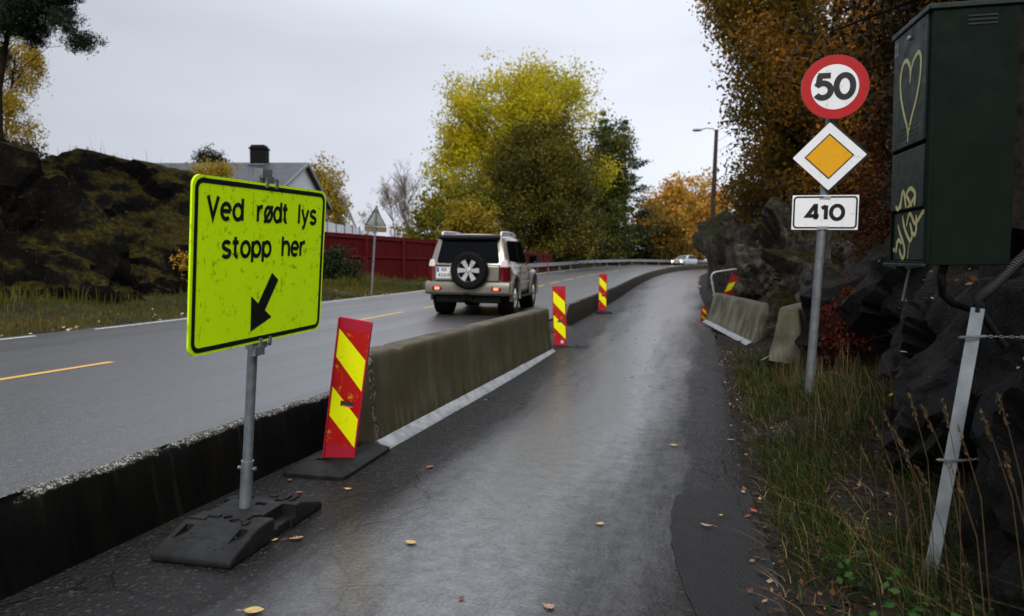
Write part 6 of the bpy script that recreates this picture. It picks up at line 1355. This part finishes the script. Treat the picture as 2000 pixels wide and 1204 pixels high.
# single leaves on the wet path
def fallen(px, py, size, kindl, col, rz, label, z=.006):
    r = CAM_R @ np.array([(px - 1000) / 1333.3, -(py - 602) / 1333.3, -1.0]); t = (z - 1.5) / r[2]; p = EYE + r * t
    if kindl == 'oak':
        half = [(0, 0), (.10, .03), (.20, .12), (.28, .07), (.38, .22), (.46, .11), (.56, .27), (.66, .13), (.76, .20), (.86, .10), (1.0, 0)]
    elif kindl == 'maple':
        half = [(0, 0), (.08, .10), (.0, .30), (.22, .24), (.28, .48), (.45, .26), (.62, .34), (.64, .17), (1.0, 0)]
    else:
        half = [(0, 0), (.1, .15), (.28, .28), (.5, .33), (.72, .25), (.9, .10), (1.0, 0)]
    rng = np.random.default_rng(int(px * 7 + py)); k1, k2 = rng.uniform(.05, .16), rng.uniform(-.1, .16)
    mb = MB(); n = len(half); zf = lambda x, y: size * (.015 + k1 * (2 * (x - .5)) ** 2 * .6 + k2 * abs(y) + .25 * y * y)
    vs = [(size * (x - .5), 0, zf(x, 0)) for x, y in half] + [(size * (x - .5), size * y, zf(x, y)) for x, y in half] + [(size * (x - .5), -size * y, zf(x, -y)) for x, y in half]
    fs = []
    for i in range(n - 1): fs += [(i, i + 1, n + i + 1, n + i), (i + 1, i, 2 * n + i, 2 * n + i + 1)]
    mb.add(vs, fs); mb.tube([(-.5 * size, 0, zf(0, 0)), (-.66 * size, .03 * size, .02 * size), (-.86 * size, .10 * size, .03 * size)], size * .012, 4)
    c2 = tuple(c * .55 for c in col); m_ = pm('fallen leaf ' + '%.2f %.2f %.2f' % col, col, c2, 40, .5, .2, 120)
    o = mb.build('fallen_leaf', m_, None, smooth=0, fix=False); o.location = p; o.rotation_euler = (0, 0, R(rz)); return tag(o, label, 'leaf', 'fallen leaves on the wet path')
TAN, YEL, RUS, PINK = (.42, .20, .10), (.60, .42, .16), (.20, .045, .025), (.42, .25, .17)
for a in [(348, 1097, .075, 'oak', TAN, 10, 'curled tan oak leaf in front of the rubber foot block'), (578, 1052, .085, 'oak', TAN, 35, 'tan oak leaf lying right of the rubber foot block'), (535, 1055, .05, 'oval', YEL, 70, 'small yellow leaf touching the right side of the foot block'),
          (587, 962, .06, 'maple', RUS, 20, 'dark red curled leaf between foot block and hazard panel base'), (566, 938, .05, 'oval', RUS, 120, 'small rust leaf beside the kerb wall near the hazard panel'), (680, 955, .055, 'oval', YEL, 5, 'pale yellow leaf in front of the hazard panel base'),
          (841, 912, .07, 'maple', (.35, .09, .05), 80, 'red brown leaf on the path right of the hazard panel base'), (803, 1060, .07, 'oval', YEL, 0, 'round yellow leaf with long stalk in the left half of the path'), (496, 1193, .09, 'oval', YEL, 20, 'yellow leaf at the bottom edge below the foot block'),
          (1170, 1023, .05, 'maple', YEL, 200, 'small yellow leaf in the middle of the path'), (1070, 1184, .06, 'maple', PINK, 160, 'pinkish leaf at the bottom edge in the middle of the path'), (1316, 870, .07, 'oval', YEL, -10, 'yellow oval leaf on the coarse asphalt above the patch'),
          (1380, 1026, .075, 'oak', PINK, 170, 'pink brown oak leaf on the smooth asphalt patch'), (1428, 859, .06, 'maple', PINK, 30, 'pale leaf at the right edge of the path'), (1408, 1006, .03, 'oval', YEL, 40, 'tiny yellow leaf just above the oak leaf on the patch'),
          (1270, 755, .05, 'maple', TAN, 40, 'tan leaf in the bright wet strip level with the barrier'), (1024, 758, .06, 'oak', RUS, 90, 'rust leaf near the foot of the long barrier'), (948, 782, .05, 'oval', TAN, 10, 'small tan leaf below the steel foot of the long barrier'), (1472, 998, .06, 'oval', (.45, .05, .03), 120, 'bright red leaf on the verge beside the patch'),
          (902, 1168, .035, 'oval', RUS, 60, 'tiny rust leaf near the bottom edge of the path'), (1343, 716, .055, 'maple', TAN, 75, 'tan leaf towards the right edge level with the tilted block')]:
    fallen(*a, z=.02 if a[0] > 1330 and a[1] > 960 else .008)
